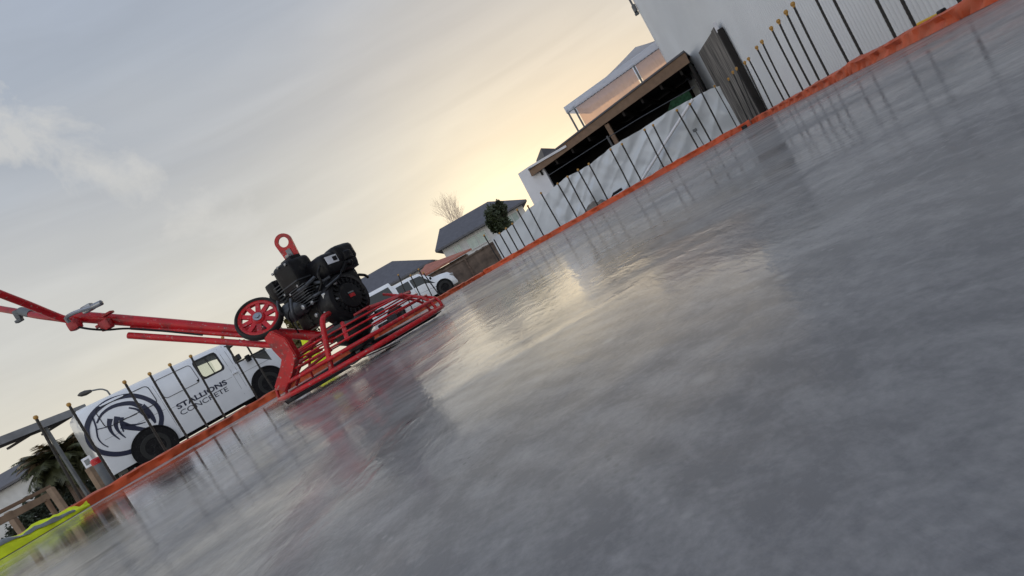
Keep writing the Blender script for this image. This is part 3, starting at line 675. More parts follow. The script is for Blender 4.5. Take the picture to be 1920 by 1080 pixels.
hip_house('house', 'far pale house with a dark grey hip roof beside the dark green tree', -4.0, 4.6, 44, 3.45, 5.2, -3.0, 1.9, 7, 'house_wall', 'roof_grey', [(-.5, 2.55, 1.7, .9), (-2.3, 2.55, .6, .9), (2.9, 2.5, 1.0, 1.0)], eave=.5)
hip_house('house', 'far low house with a dark grey roof behind the white utility vehicle', -14, -4.6, 45, 3.0, 4.9, -12, -8.2, 7, 'house_wall', 'roof_grey', [(-7, 2.1, 1.5, 1.0)])
hip_house('house', 'far left white house with a grey roof beside the palm', -48, -34.3, 38, 3.6, 4.9, -46, -38, 8, 'house_wall', 'roof_grey', [(-35.9, 1.9, 1.0, 1.2)], eave=.4)
# low red roofed shed
root = empty('shed', (-2.9, 35, -.14), 'low shed with a terracotta red roof behind the brown fence', 'shed')
mb = MB(); z0, z1 = 1.72, 2.42
vs = [mb.bm.verts.new(p) for p in ((-5.2, 34, z0), (-1.0, 34, z0), (-1.6, 37, 1.95), (-4.4, 37, z1), (-5.2, 34, z0 - .12), (-1.0, 34, z0 - .12), (-1.6, 37, 1.8), (-4.4, 37, z0))]
for f in ((0, 1, 2, 3), (4, 5, 1, 0), (5, 6, 2, 1), (6, 7, 3, 2), (7, 4, 0, 3), (7, 6, 5, 4)): mb.bm.faces.new([vs[i] for i in f])
mb.build('roof', M['roof_red'], root)
mb = MB(); mb.box((-3.0, 35.5, .72), (3.0, 2.4, 1.72)); mb.build('wall', M['wood_fence'], root)
# brown fence
root = empty('timber_fence', (-1.2, 32, -.14), 'brown weathered timber fence between the vehicle and the white sheeted fence', 'fence')
x = -4.4; k = 0
mb = MB()
while x < 1.12:
    h = 1.30 + random.uniform(-.03, .03) + .03 * k / 40; mb.box((x, 32 + random.uniform(-.012, .012), (h - .14) / 2), (.152, .022, h + .14)); x += .146; k += 1
mb.build('palings', M['wood_fence'], root)
for xx in (-4.2, -1.6, .9):
    mb = MB(); mb.box((xx, 31.93, .6), (.1, .1, 1.5)); mb.build('post', M['bark'], root)
mb = MB(); mb.box((-1.65, 31.95, 1.27), (5.5, .04, .09)); mb.build('top_rail', M['wood_fence'], root)
# grey gable peeping over the deck roof
g = at(1012, 279, 20); root = empty('house', (g.x + .9, g.y + 1, -.14), 'small grey gabled roof peeping over the left end of the deck roof', 'house')
mb = MB(); gz = g.z; gx = g.x
mb.prism([(gx - .05, 20, gz - .75), (gx + .05, 20, gz), (gx + 1.3, 20, gz - .75)], (0, 2.5, 0)); mb.build('roof', M['roof_grey'], root)
mb = MB(); mb.box((gx + .65, 21.2, (gz - .77 - .14) / 2), (1.1, 2.2, gz - .77 + .14)); mb.build('wall', M['house_wall'], root)

# ---------------------------------------------------------------- vegetation
def leaf_cloud(mb, cen, rad, n, size, seed, gap=.42):
    rnd = random.Random(seed); cen = V(cen); k = 0
    while k < n:
        d = V((rnd.gauss(0, 1), rnd.gauss(0, 1), rnd.gauss(0, 1))).normalized() * rnd.random() ** .45
        p = V((d.x * rad[0], d.y * rad[1], d.z * rad[2]))
        nn = noise.noise(p * 1.1 / max(rad) * 2.6 + V((seed, 0, 0)))
        if d.length > .55 + gap * (nn + .35): continue
        p += cen; a = V((rnd.gauss(0, 1), rnd.gauss(0, 1), rnd.gauss(0, 1))).normalized(); b = a.orthogonal().normalized()
        s = size * rnd.uniform(.6, 1.3)
        mb.face([p - a * s, p + b * s * .45, p + a * s, p - b * s * .45]); k += 1
def tree(name, label, base, cen, rad, n, size, seed, m='leaf', cat='tree'):
    root = empty(name, base, label, cat); base = V(base); cen = V(cen)
    mb = MB(); mb.tube([base, base.lerp(cen, .5) + V((.05, 0, 0)), cen], .12, 8, .04)
    rnd = random.Random(seed)
    for k in range(7):
        s = base.lerp(cen, .45 + .06 * k); e = cen + V((rnd.uniform(-.6, .6) * rad[0], rnd.uniform(-.6, .6) * rad[1], rnd.uniform(-.2, .7) * rad[2])); mb.tube([s, e], .04, 6, .012)
    mb.build('trunk', M['bark'], root)
    mb = MB(); leaf_cloud(mb, cen - Z * rad[2] * .1, [q * .8 for q in rad], n // 2, size, seed)
    for k in range(6):
        d = V((rnd.uniform(-1, 1), rnd.uniform(-1, 1), rnd.uniform(-.7, 1))).normalized(); leaf_cloud(mb, cen + V((d.x * rad[0], d.y * rad[1], d.z * rad[2])) * .62, [q * rnd.uniform(.3, .5) for q in rad], n // 10, size, seed + k)
    mb.build('crown', M[m], root, recalc=False)
    return root
tc = at(934, 407, 31); tree('green_tree', 'dark green bushy tree in front of the far hip roofed house', (tc.x, 31, -.14), (tc.x, 31, tc.z - .35), (1.05, 1.0, 1.55), 5200, .10, 3)
tc = at(540, 612, 17); tree('olive_shrub', 'olive and yellowish shrub glimpsed under the black engine', (tc.x, 17, -.14), (tc.x, 17, 1.1), (.95, .7, 1.0), 1500, .09, 8, 'leaf_olive', 'shrub')
tc = at(150, 872, 21); tree('dark_hedge', 'dark bushy shrub below the palm beside the van', (tc.x, 21, -.14), (tc.x - 1.2, 21, .5), (3.6, .9, .95), 6500, .08, 11, 'leaf_dark', 'shrub')
# bare tree
def bare(root, base, h, seed):
    rnd = random.Random(seed); mb = MB()
    def grow(p, d, l, r, lev):
        q = p + d * l; mid = p + d * l * .5 + V((rnd.uniform(-1, 1), rnd.uniform(-1, 1), 0)) * l * .04
        mb.tube([p, mid, q], r, 5, r * .7)
        if lev == 0: return
        for k in range(4 if lev > 2 else 3):
            nd = (d + V((rnd.uniform(-.6, .6), rnd.uniform(-.5, .5), rnd.uniform(.0, .5)))).normalized()
            grow(p + d * l * rnd.uniform(.55, 1), nd, l * rnd.uniform(.6, .8), r * .62, lev - 1)
    grow(V(base), Z, h * .36, .036, 5); mb.build('trunk', M['twig'], root)
tb = at(845, 415, 52)
root = empty('bare_tree', (tb.x, 52, -.14), 'leafless pale tree standing behind the roof of the far house', 'tree'); bare(root, (tb.x, 52, -.14), 9.0, 5)
# palm
PY = 19; pc = at(112, 862, PY)
root = empty('palm', (pc.x, PY, -.14), 'bushy date palm with drooping green fronds left of the van', 'palm tree')
mb = MB(); mb.tube([V((pc.x, PY, -.14)), V((pc.x, PY, pc.z))], .24, 12, .2); mb.build('trunk', M['bark'], root)
def fronds(n, lo, hi, l0, l1, m, seed, name):
    rnd = random.Random(seed); mb = MB(); o = V((pc.x, PY, pc.z))
    for k in range(n):
        az = rnd.uniform(0, 2 * math.pi); el = R(rnd.uniform(lo, hi)); L = rnd.uniform(l0, l1); h = V((math.cos(az), math.sin(az), 0))
        pts = []; p = o + h * .15; ang = el
        for i in range(13):
            pts.append(p.copy()); p = p + (h * math.cos(ang) + Z * math.sin(ang)) * (L / 12); ang -= R(rnd.uniform(4, 8.5))
        mb.tube(pts, .015, 4, .004)
        sd = h.cross(Z)
        for i in range(2, 12):
            for u in (0, .33, .66):
                b = pts[i].lerp(pts[i + 1] if i < 12 else pts[i], u); t = (pts[i + 1] - pts[i]).normalized(); ll = .30 * math.sin(math.pi * (i + 1) / 15) + .05
                for sg in (-1, 1):
                    tip = b + (sd * sg * .75 + t * .6 - Z * .28 + V((rnd.uniform(-.15, .15),) * 3)).normalized() * ll
                    w = t * .024
                    mb.face([b - w, b + w, tip])
    mb.build(name, M[m], root, recalc=False)
fronds(190, -45, 75, .85, 1.30, 'leaf_palm', 4, 'crown')
fronds(30, 40, 88, .7, 1.15, 'palm_dry', 9, 'dry_fronds')

# ---------------------------------------------------------------- vehicles
def body_mesh(name, stations, zs, ws, zb, T, parent, m, holes):
    """stations: (x, top z, half width scale); zs/ws: section heights and half widths for a full height section; T maps local to world"""
    mb = MB(); bm = mb.bm; rows = []
    ztop0 = zs[-1]
    for x, top, wsc in stations:
        k = (top - zb) / (ztop0 - zb)
        half = [V((x, w * wsc, zb + (z - zb) * k)) for z, w in zip(zs, ws)]
        rows.append([bm.verts.new(T(V((p.x, -p.y, p.z)))) for p in half] + [bm.verts.new(T(p)) for p in reversed(half[:-1])])
    n = len(rows[0]); ns = len(zs) - 1
    for i in range(len(rows) - 1):
        for j in range(n - 1):
            jj = j if j < ns else 2 * ns - 1 - j
            if (i, jj, 0 if j < ns else 1) in holes: continue
            bm.faces.new((rows[i][j], rows[i + 1][j], rows[i + 1][j + 1], rows[i][j + 1]))
    bm.faces.new(rows[0]); bm.faces.new(rows[-1][::-1])
    return mb.build(name, m, parent, True, 35)
def wheel(parent, T, x, y, r, w, side, rimm):
    """side -1: near side (outer face towards -y)"""
    ax = T(V((0, side, 0))) - T(V((0, 0, 0))); o = T(V((x, y, r)))
    mb = MB(); mb.lathe(o, ax, [(r * .62, -w * .9), (r * .9, -w), (r, -w * .8), (r, -w * .12), (r * .92, .0), (r * .66, .0), (r * .64, -.03)], 32); t = mb.build('wheel', M['rubber'], parent, True)
    mb = MB(); mb.lathe(o, ax, [(r * .645, -.05), (r * .63, -.012), (r * .5, -.03), (r * .3, -.02), (r * .12, -.01), (r * .08, -.005), (.001, -.005)], 28)
    a, b, q = basis(ax)
    for k in range(6):
        an = k * math.pi / 3; d = a * math.cos(an) + b * math.sin(an); mb.box(o + d * r * .36 - q * .018, (r * .5, .07, .02), (d, q.cross(d), q), .006, 1)
    mb.build('rim', rimm, t, True)
# --- van
Rw = at(293, 838, 13.6); VY = 15.95; Qw = at(505, 715, VY)
vd = V((Qw.x - Rw.x, Qw.y - Rw.y, 0)).normalized(); vn = V((vd.y, -vd.x, 0))     # vn: outward on the near side
VZ = -.03; HW = .955; VS = 1.085
org = V((Rw.x, Rw.y, VZ)) - vn * HW
def TV(p): return org + vd * p.x - vn * p.y + Z * p.z        # local y negative = near side
root = empty('van', org + vd * 1.6, 'white panel van with a round navy emblem and navy lettering beside the slab', 'van')
zs = [q * VS for q in (.22, .50, .85, 1.24, 1.76, 1.86, 1.91, 1.925)]; ws = [.91, .955, .955, .95, .875, .80, .62, 0]
def hwid(z):
    for i in range(len(zs) - 1):
        if zs[i] <= z <= zs[i + 1]: return ws[i] + (ws[i + 1] - ws[i]) * (z - zs[i]) / (zs[i + 1] - zs[i])
    return ws[0]
st = [(-1.02, 1.62, .94), (-1.0, 1.84, .975), (-.92, 1.905, .99), (-.70, 1.915, 1), (.6, 1.925, 1), (1.66, 1.925, 1), (1.74, 1.925, 1), (2.34, 1.92, 1), (2.72, 1.90, 1), (3.12, 1.83, .99), (3.62, 1.30, .985), (3.95, 1.16, .95), (4.12, 1.02, .90), (4.20, .78, .84)]
st = [(x, t * VS, w) for x, t, w in st]
holes = {(6, 3, 0), (8, 3, 0), (9, 3, 0), (9, 4, 0), (9, 5, 0), (9, 6, 0), (6, 3, 1), (7, 3, 1), (8, 3, 1), (9, 3, 1), (9, 4, 1), (9, 5, 1), (9, 6, 1)}
body_mesh('body', st, zs, ws, .22 * VS, TV, root, M['white_paint'], holes)
def spt(x, z, off=.004): z *= VS; return TV(V((x, -(hwid(z) + off), z)))
def loop_tube(pts, r, name, m, parent, closed=True):
    mb = MB(); p = [spt(x, z, .003) for x, z in pts]
    if closed: p.append(p[0])
    mb.tube(p, r, 6); return mb.build(name, m, parent)
def rrect(x0, x1, z0, z1, r=.08, sl=0.):
    o = []
    for cx, cz, a0 in ((x1 - r, z1 - r, 0), (x0 + r, z1 - r, 90), (x0 + r, z0 + r, 180), (x1 - r, z0 + r, 270)):
        for k in range(5):
            a = R(a0 + k * 22.5); x = cx + r * math.cos(a); z = cz + r * math.sin(a); o.append((x + sl * (z - z0), z))
    return o
def ring_frame(outer, inner, name, m, parent):
    mb = MB(); n = len(outer)
    oo = [spt(*p) for p in outer]; ii = [spt(*p) for p in inner]
    for k in range(n):
        j = (k + 1) % n; mb.face([oo[k], oo[j], ii[j], ii[k]])
    return mb.build(name, m, parent)
wf = ring_frame(rrect(1.70, 2.37, 1.215, 1.77, .10), rrect(1.77, 2.31, 1.265, 1.735, .08), 'window', M['seal'], root)
for ys in (-1, 1):
    mb = MB(); mb.face([TV(V((x, ys * (hwid(z) - .012), z))) for x, z in ((1.74, 1.24 * VS), (2.34 + (.38 if ys > 0 else 0), 1.24 * VS), (2.34 + (.38 if ys > 0 else 0), 1.76 * VS), (1.74, 1.76 * VS))]); mb.build('pane', M['glass'], wf)
mb = MB(); mb.tube([spt(2.06, 1.26), spt(2.06, 1.74)], .012, 6); mb.build('divider', M['seal'], wf)
wf2 = ring_frame([(2.66, 1.21), (3.64, 1.21), (3.5, 1.36), (3.16, 1.72), (2.66, 1.785)], [(2.73, 1.255), (3.56, 1.255), (3.44, 1.36), (3.12, 1.68), (2.73, 1.745)], 'window', M['seal'], root)
loop_tube(rrect(.72, 1.64, 1.22, 1.73, .08), .008, 'panel_outline', M['seal'], root)
loop_tube(rrect(-.66, .54, 1.22, 1.72, .10), .010, 'panel_outline', M['seal'], root)
mb = MB()
for x0, z0, x1, z1 in ((.63, .35, .63, 1.80), (2.45, .4, 2.45, 1.80), (2.60, .4, 2.60, 1.82), (.66, .95, 2.4, .95), (-.8, 1.0, .6, 1.0), (2.62, .92, 3.6, .92)):
    mb.tube([spt(x0 + (x1 - x0) * k / 8, z0 + (z1 - z0) * k / 8, -.001) for k in range(9)], .004, 5)
mb.build('panel_gap', M['grey_post'], root)
mb = MB(); mb.box(spt(1.60, 1.27, .012), (.05, .03, .05), (vd, vn, Z), .008); mb.build('lock', M['black'], root)
mb = MB(); mb.box(spt(2.52, 1.02, .02), (.16, .04, .05), (vd, vn, Z), .012); mb.build('handle', M['white_paint'], root)
mb = MB(); mb.box(TV(V((1.7, 0, 1.93))), (3.0, 1.5, .03), (vd, vn, Z)); mb.box(TV(V((1.5, 0, .62))), (4.4, 1.7, .04), (vd, vn, Z)); mb.box(TV(V((1.66, .2, 1.2))), (.03, 1.0, 1.0), (vd, vn, Z)); mb.build('interior_trim', M['interior'], root)
for ys in (-.42, .42):
    mb = MB(); mb.box(TV(V((2.95, ys, 1.0))), (.14, .5, .75), (vd, vn, Z), .04); mb.box(TV(V((3.0, ys, 1.50))), (.1, .26, .18), (vd, vn, Z), .03); mb.build('seat', M['alloy'] if ys < 0 else M['interior'], root)
for x in (0, 3.2):
    mb = MB(); ax = vn; o = TV(V((x, -HW - .005, .37)))
    mb.lathe(o, ax, [(.02, .0), (.50, .0), (.52, .022), (.52, .036), (.49, .036), (.48, .012), (.02, .012)], 40); mb.build('wheel_arch', M['black'], root, True)
    wheel(root, TV, x, -HW - .028, .355, .22, -1, M['engine']); wheel(root, TV, x, HW + .0, .335, .22, 1, M['grey_post'])
mb = MB(); mb.box(TV(V((1.6, 0, .25))), (4.6, 1.5, .2), (vd, vn, Z)); mb.build('underbody', M['black'], root)
mb = MB(); mb.box(TV(V((3.0, -1.06, 1.30))), (.12, .16, .2), (vd, vn, Z), .03); mb.build('mirror', M['black'], root)
# decals traced on the van side (emblem)
def stroke(mb, pts, w0, w1=None, crop=True, sc=6., ox=150, oy=700):
    pl = [onp(ox + x / sc, oy + y / sc, Rw, vd) for x, y in pts]
    loc = [V(((p - org).dot(vd), (p - org).z / VS, 0)) for p in pl]
    sm = smooth(loc, 5); w0 *= 1.75; w1 *= 1.75; n = len(sm); L_, R_ = [], []
    for i, p in enumerate(sm):
        t = (sm[min(i + 1, n - 1)] - sm[max(i - 1, 0)]).normalized(); nn = V((-t.y, t.x, 0)); f = i / (n - 1); w = (w0 + (w1 - w0) * f) / 2
        if isinstance(w0, tuple): pass
        L_.append(p + nn * w); R_.append(p - nn * w)
    for i in range(n - 1):
        mb.face([spt(q.x, q.y, .005) for q in (L_[i], L_[i + 1], R_[i + 1], R_[i])])
mb = MB()
stroke(mb, [(640, 850), (540, 890), (400, 910), (250, 890), (150, 835), (92, 740), (80, 600), (150, 450), (300, 320), (450, 262), (600, 245), (750, 285), (860, 360), (915, 480), (905, 600), (880, 660)], .062, .062)
stroke(mb, [(190, 560), (250, 455), (350, 380), (470, 342), (590, 335), (690, 375)], .02, .075)
stroke(mb, [(690, 375), (770, 440), (830, 520), (845, 560)], .11, .02)
stroke(mb, [(140, 480), (180, 600), (200, 720), (250, 790), (320, 830)], .022, .012)
stroke(mb, [(340, 510), (330, 600), (370, 680), (450, 745)], .065, .01)
stroke(mb, [(420, 485), (402, 580), (440, 660), (515, 725)], .07, .01)
stroke(mb, [(465, 495), (468, 580), (492, 660)], .06, .01)
stroke(mb, [(470, 580), (560, 605), (650, 622), (790, 640)], .10, .04)
stroke(mb, [(790, 635), (745, 690), (700, 735)], .05, .01)
stroke(mb, [(480, 520), (560, 490), (640, 455)], .015, .01)
stroke(mb, [(550, 385), (640, 405), (710, 455), (790, 500)], .02, .05)
stroke(mb, [(500, 585), (640, 575), (740, 548)], .03, .01)
stroke(mb, [(190, 630), (300, 606)], .012, .012)
mb.build('emblem', M['navy'], root)
def lettering(txt, x0, z0, width, height, weight, name='lettering', m='navy'):
    cu = bpy.data.curves.new(name, 'FONT'); cu.body = txt; cu.size = 1; cu.offset = weight
    to = bpy.data.objects.new('t', cu); col.objects.link(to); bpy.context.view_layer.update()
    me = bpy.data.meshes.new_from_object(to.evaluated_get(bpy.context.evaluated_depsgraph_get()))
    col.objects.unlink(to); bpy.data.objects.remove(to)
    xs = [v.co.x for v in me.vertices]; ys = [v.co.y for v in me.vertices]
    lx, hx, ly, hy = min(xs), max(xs), min(ys), max(ys); off = wloc(root)
    for v in me.vertices: v.co = spt(x0 + (v.co.x - lx) / (hx - lx) * width, z0 + (v.co.y - ly) / (hy - ly) * height, .005) - off
    me.materials.append(M[m]); o = bpy.data.objects.new(name, me); col.objects.link(o); o.parent = root; return o
lettering('STALLIONS', .84, .845, 1.36, .135, .030)
lettering('CONCRETE', .84, .675, 1.30, .125, .004)

# --- white utility vehicle with canopy
fw = at(832, 534, 29.5); ud = V((.92, .39, 0)).normalized(); un = V((ud.y, -ud.x, 0)); UW = .90
uorg = V((fw.x, fw.y, -.06)) - un * UW
def TU(p): return uorg + ud * p.x - un * p.y + Z * p.z
root = empty('utility_vehicle', uorg - ud * 1.6, 'white utility vehicle with dark windows parked behind the trowel machine', 'utility vehicle')
zs2 = [.30, .55, .85, 1.12, 1.66, 1.76, 1.80, 1.81]; ws2 = [.84, .90, .90, .88, .74, .66, .5, 0]
st2 = [(-4.35, 1.95, .96), (-4.25, 2.12, .98), (-2.55, 2.12, 1), (-2.5, 1.92, 1), (-2.4, 1.86, 1), (-1.62, 1.86, 1), (-1.50, 1.86, 1), (-.88, 1.80, 1), (-.25, 1.24, 1), (.2, 1.20, .99), (.62, 1.12, .96), (.80, .95, .90), (.88, .6, .84)]
body_mesh('body', st2, zs2, ws2, .30, TU, root, M['white_paint'], set())
def ub(x, k, off=.006):
    import bisect
    for i in range(len(st2) - 1):
        if st2[i][0] <= x <= st2[i + 1][0]:
            f = (x - st2[i][0]) / (st2[i + 1][0] - st2[i][0]); top = st2[i][1] + f * (st2[i + 1][1] - st2[i][1]); sc = st2[i][2] + f * (st2[i + 1][2] - st2[i][2]); break
    kk = (top - .30) / (1.81 - .30); j = int(k); g = k - j
    z = zs2[j] + (zs2[min(j + 1, 7)] - zs2[j]) * g; w = ws2[j] + (ws2[min(j + 1, 7)] - ws2[j]) * g
    return TU(V((x, -(w * sc + off), .30 + (z - .30) * kk)))
for x0, x1, x2, x3 in ((-4.15, -2.66, -2.70, -4.1), (-2.40, -1.60, -1.60, -2.38), (-1.53, -.34, -.90, -1.53)):
    mb = MB(); rows = []
    for i in range(9):
        f = i / 8; rows.append([ub((x0 + (x1 - x0) * f) * (1 - g / 5) + (x3 + (x2 - x3) * f) * g / 5, 3.04 + .9 * g / 5, .008) for g in range(6)])
    mb.quadstrip(rows, closed=False); mb.build('window', M['glass_tint'], root)
mb = MB(); q = [TU(V((-.85, y, 1.76))) for y in (-.46, .46)] + [TU(V((-.27, y, 1.25))) for y in (.5, -.5)]
mb.face([p + Z * .02 + ud * .02 for p in q]); mb.build('windscreen', M['glass_tint'], root)
for x in (-3.05, 0):
    mb = MB(); o = TU(V((x, -UW + .0, .40))); mb.lathe(o, un, [(.02, .0), (.50, .0), (.50, .03), (.46, .03), (.45, .012), (.02, .012)], 32); mb.build('wheel_arch', M['black'], root, True)
    wheel(root, TU, x, -UW - .05, .385, .24, -1, M['black']); wheel(root, TU, x, UW, .385, .24, 1, M['grey_post'])
mb = MB(); mb.box(TU(V((-.50, -.98, 1.22))), (.10, .14, .15), (ud, un, Z), .03); mb.build('mirror', M['black'], root)
mb = MB(); mb.tube([ub(-4.3, 2.1, .004), ub(-.3, 2.1, .004)], .008, 5)
for x in (-2.47, -1.55, -.55): mb.tube([ub(x, 1, .002), ub(x, 2, .002), ub(x, 3, .002)], .006, 5)
mb.build('panel_gap', M['grey_post'], root)
mb = MB(); mb.box(TU(V((.73, -.62, .86))), (.25, .3, .16), (ud, un, Z), .04); mb.build('headlight', M['steel'], root)

# ---------------------------------------------------------------- left foreground and behind
# carport
c1, c2 = at(157, 757, 15.6), at(0, 820, 13.4)
root = empty('carport', (c1.x - 2, 14.8, -.14), 'flat dark carport roof on grey posts left of the van', 'carport')
cd = (V((c2.x, c2.y, 0)) - V((c1.x, c1.y, 0))).normalized(); cz = (c1.z + c2.z) / 2; c1 = V((c1.x, c1.y, cz)); c1e = c1 + cd * 5.5; cn = V((cd.y, -cd.x, 0)); cn = cn if cn.y > 0 else -cn
mb = MB(); mb.prism([c1 - Z * .16, c1e - Z * .16, c1e + cn * 1.3 - Z * .10, c1 + cn * 1.3 - Z * .10], Z * .08); mb.build('roof', M['carport'], root)
mb = MB(); mb.prism([c1 - cn * .03 - Z * .2, c1e - cn * .03 - Z * .2, c1e - cn * .03 + Z * .0, c1 - cn * .03 + Z * .0], cn * .028); mb.build('fascia', M['fascia_grey'], root)
for k in range(6):
    p = c1.lerp(c1e, (k + .5) / 6); mb = MB(); mb.box(p + cn * .65 - Z * .19, (.06, 1.2, .06), (cd, cn, Z)); mb.build('rafter', M['carport'], root)
for px, py in ((128, 860), (190, 850)):
    p = onp(px, py, c1, cd) + cn * .1; mb = MB(); mb.box(V((p.x, p.y, (cz - .2 - .14) / 2)), (.075, .075, cz - .2 + .14), (cd, cn, Z), .01); mb.build('post', M['grey_post'], root)
# street lamp
l1 = at(160, 739, 34); l2 = at(176, 747, 34)
root = empty('street_lamp', (l2.x + 1.0, 34, -.14), 'street lamp head rising behind the rear of the white van', 'street lamp')
mb = MB(); mb.lathe(l1 + V((.5, 0, -.02)), (-1, 0, .18), [(.03, 0), (.10, .12), (.17, .45), (.15, .75), (.05, .95), (.001, .97)], 12); mb.build('lamp_head', M['carport'], root, True)
mb = MB(); mb.curve([V((l2.x + 1.0, 34, -.14)), V((l2.x + 1.0, 34, l1.z - 1.2)), V((l2.x + .85, 34, l1.z - .35)), l1 + V((.5, 0, -.02))], .05, 8); mb.build('pole', M['grey_post'], root)
# sign and bollard beside the van's tail
p = at(165, 866, 10.2)
root = empty('small_sign', (p.x, p.y, -.14), 'small white sign on a post just left of the van bumper', 'sign')
mb = MB(); mb.box(p, (.19, .02, .20), bev=.01); f = mb.build('panel', M['sign_white'], root)
mb = MB(); mb.box(p - V((0, .0125, 0)), (.10, .004, .11)); mb.build('print', M['silver'], f)
mb = MB(); mb.box((p.x, p.y + .03, p.z / 2 - .09), (.05, .035, p.z + .1)); mb.build('post', M['wood_pale'], root)
p = at(181, 866, 10.0)
root = empty('bollard', (p.x, p.y, -.14), 'dark grey bollard with a red top beside the van bumper', 'bollard')
mb = MB(); mb.lathe((p.x, p.y, -.14), Z, [(.085, 0), (.085, p.z + .08), (.08, p.z + .1)], 16); mb.build('post', M['grey_post'], root, True)
mb = MB(); mb.lathe((p.x, p.y, p.z - .045), Z, [(.088, 0), (.088, .09), (.06, .12), (.001, .125)], 16); mb.build('top', M['red'], root, True)
p = at(172, 886, 9.6)
mb = MB(); mb.box((p.x, p.y, p.z / 2 - .02), (.09, .1, p.z + .24), bev=.008); tag(mb.build('timber_block', M['wood_pale']), 'upright brown timber block beside the small white sign', 'timber block')
# timber trestle
fr_ = [at(8, 957, 6.6), at(92, 913, 7.2)]
root = empty('timber_trestle', (fr_[0].x, fr_[0].y, -.14), 'rough brown timber frame with rails at the lower left corner', 'trestle')
fd = V((fr_[1].x - fr_[0].x, fr_[1].y - fr_[0].y, 0)).normalized(); fn = V((-fd.y, fd.x, 0))
zt = (fr_[0].z + fr_[1].z) / 2
def beam(a, b, w, h, name, m):
    mb = MB(); d = (b - a); L = d.length; d.normalize(); sd = d.cross(Z) if abs(d.z) < .9 else V((1, 0, 0)); sd.normalize(); up = sd.cross(d)
    mb.box((a + b) / 2, (L, w, h), (d, sd, up), .004, 1); return mb.build(name, m, root)
a0 = V((fr_[0].x, fr_[0].y, zt)) - fd * 1.2; a1 = V((fr_[1].x, fr_[1].y, zt))
beam(a0, a1, .07, .045, 'rail', M['wood_brown']); beam(a0 - Z * .10, a1 - Z * .10 - fd * .06, .04, .09, 'rail', M['wood_pale'])
for px, py in ((95, 918), (20, 968)):
    p = at(px, py, 6.9); q = V((p.x, p.y, zt - .03)); beam(q, V((q.x + .12, q.y - .1, -.14)), .075, .06, 'leg', M['wood_pale'])
beam(a1 - Z * .12 + fd * .0 - fd * .12, V(((a1 - fd * .12).x, (a1 - fd * .12).y, -.14)), .04, .05, 'leg', M['wood_brown'])
# yellow level beside the right edging
p1, p2 = onp(1723, 46, V((right_x(0) + .10, 0, 0)), V((.33, 1, 0))), onp(1762, 27, V((right_x(0) + .10, 0, 0)), V((.33, 1, 0)))
dl = (p2 - p1).normalized(); sx = dl.cross(Z).normalized(); root = empty('spirit_level', p1, 'yellow spirit level with a dark end on the orange plastic at right', 'level')
mb = MB(); mb.box((p1 + p2) / 2 - Z * .01, ((p2 - p1).length, .03, .05), (dl, sx, sx.cross(dl)), .004, 1); mb.build('body', M['yellow'], root)
mb = MB(); mb.box(p2 + dl * .03, (.06, .032, .052), (dl, sx, sx.cross(dl)), .006, 1); mb.build('end_cap', M['black'], root)
# black off-cut on the edging corner
p = at(1396, 239, 9.2); mb = MB(); mb.box(p, (.09, .06, .07), (A, DN, Z), .01); mb.tube([p, p - Z * .1], .015); tag(mb.build('edge_clamp', M['black']), 'black clamp on the orange plastic at the foot of the timber panel', 'clamp')

# hi vis jacket lying along the left edge
def jacket():
    y0, y1 = 4.98, 2.4; n, m = 90, 22; inn = V((.88, -.475, 0))
    root = empty('jacket', (left_x(3.8) + .3, 3.7, 0), 'crumpled yellow hi-vis jacket with grey reflective bands lying on the slab', 'jacket')
    def pt(t, s):
        y = y0 + (y1 - y0) * t; b = V((left_x(y), y, 0)) + inn * .03
        w = .05 + .50 * min(1, t * 2.2) ** .8 + .04 * noise.noise(V((t * 9, 0, 2)))
        h = .035 + .255 * min(1, t * 1.9) ** 1.1 + .03 * noise.noise(V((t * 8, 3, 0)))
        a = s * math.pi; x = w * (.5 - .5 * math.cos(a)); z = h * (max(0, math.sin(a)) ** .6)
        z += (.05 * noise.noise(V((t * 24, s * 4, 1))) + .022 * noise.noise(V((t * 60, s * 9, 5)))) * math.sin(a)
        return b + inn * (x + .015 * noise.noise(V((t * 30, s * 5, 9)))) + Z * (max(z, 0) + .004)
    rows = [[pt(i / n, j / m) for j in range(m + 1)] for i in range(n + 1)]
    mb = MB(); mb.quadstrip(rows, closed=False); mb.build('fabric', M['hiviz'], root, True, 80)
    def band(ts, s0, s1, off=.009):
        rr = []
        for i in range(len(ts)):
            r = []
            for j in range(15):
                s = s0(ts[i]) + (s1(ts[i]) - s0(ts[i])) * j / 14; p = pt(ts[i], s); q = pt(ts[i], s + .02); q2 = pt(ts[i] + .004, s); nn = (q - p).cross(q2 - p).normalized(); nn = nn if nn.dot(inn + Z) > 0 else -nn
                r.append(p + nn * off)
            rr.append(r)
        mb = MB(); mb.quadstrip(rr, closed=False); mb.build('reflective_band', M['silver'], root, True, 80)
    band([.34 + .0022 * k for k in range(28)], lambda t: .15, lambda t: .985)
    band([.05 + .0075 * k for k in range(40)], lambda t: .76 + .04 * math.sin(t * 22), lambda t: .90 + .03 * math.sin(t * 22))
    band([.58 + .0022 * k for k in range(26)], lambda t: .15, lambda t: .985)
jacket()
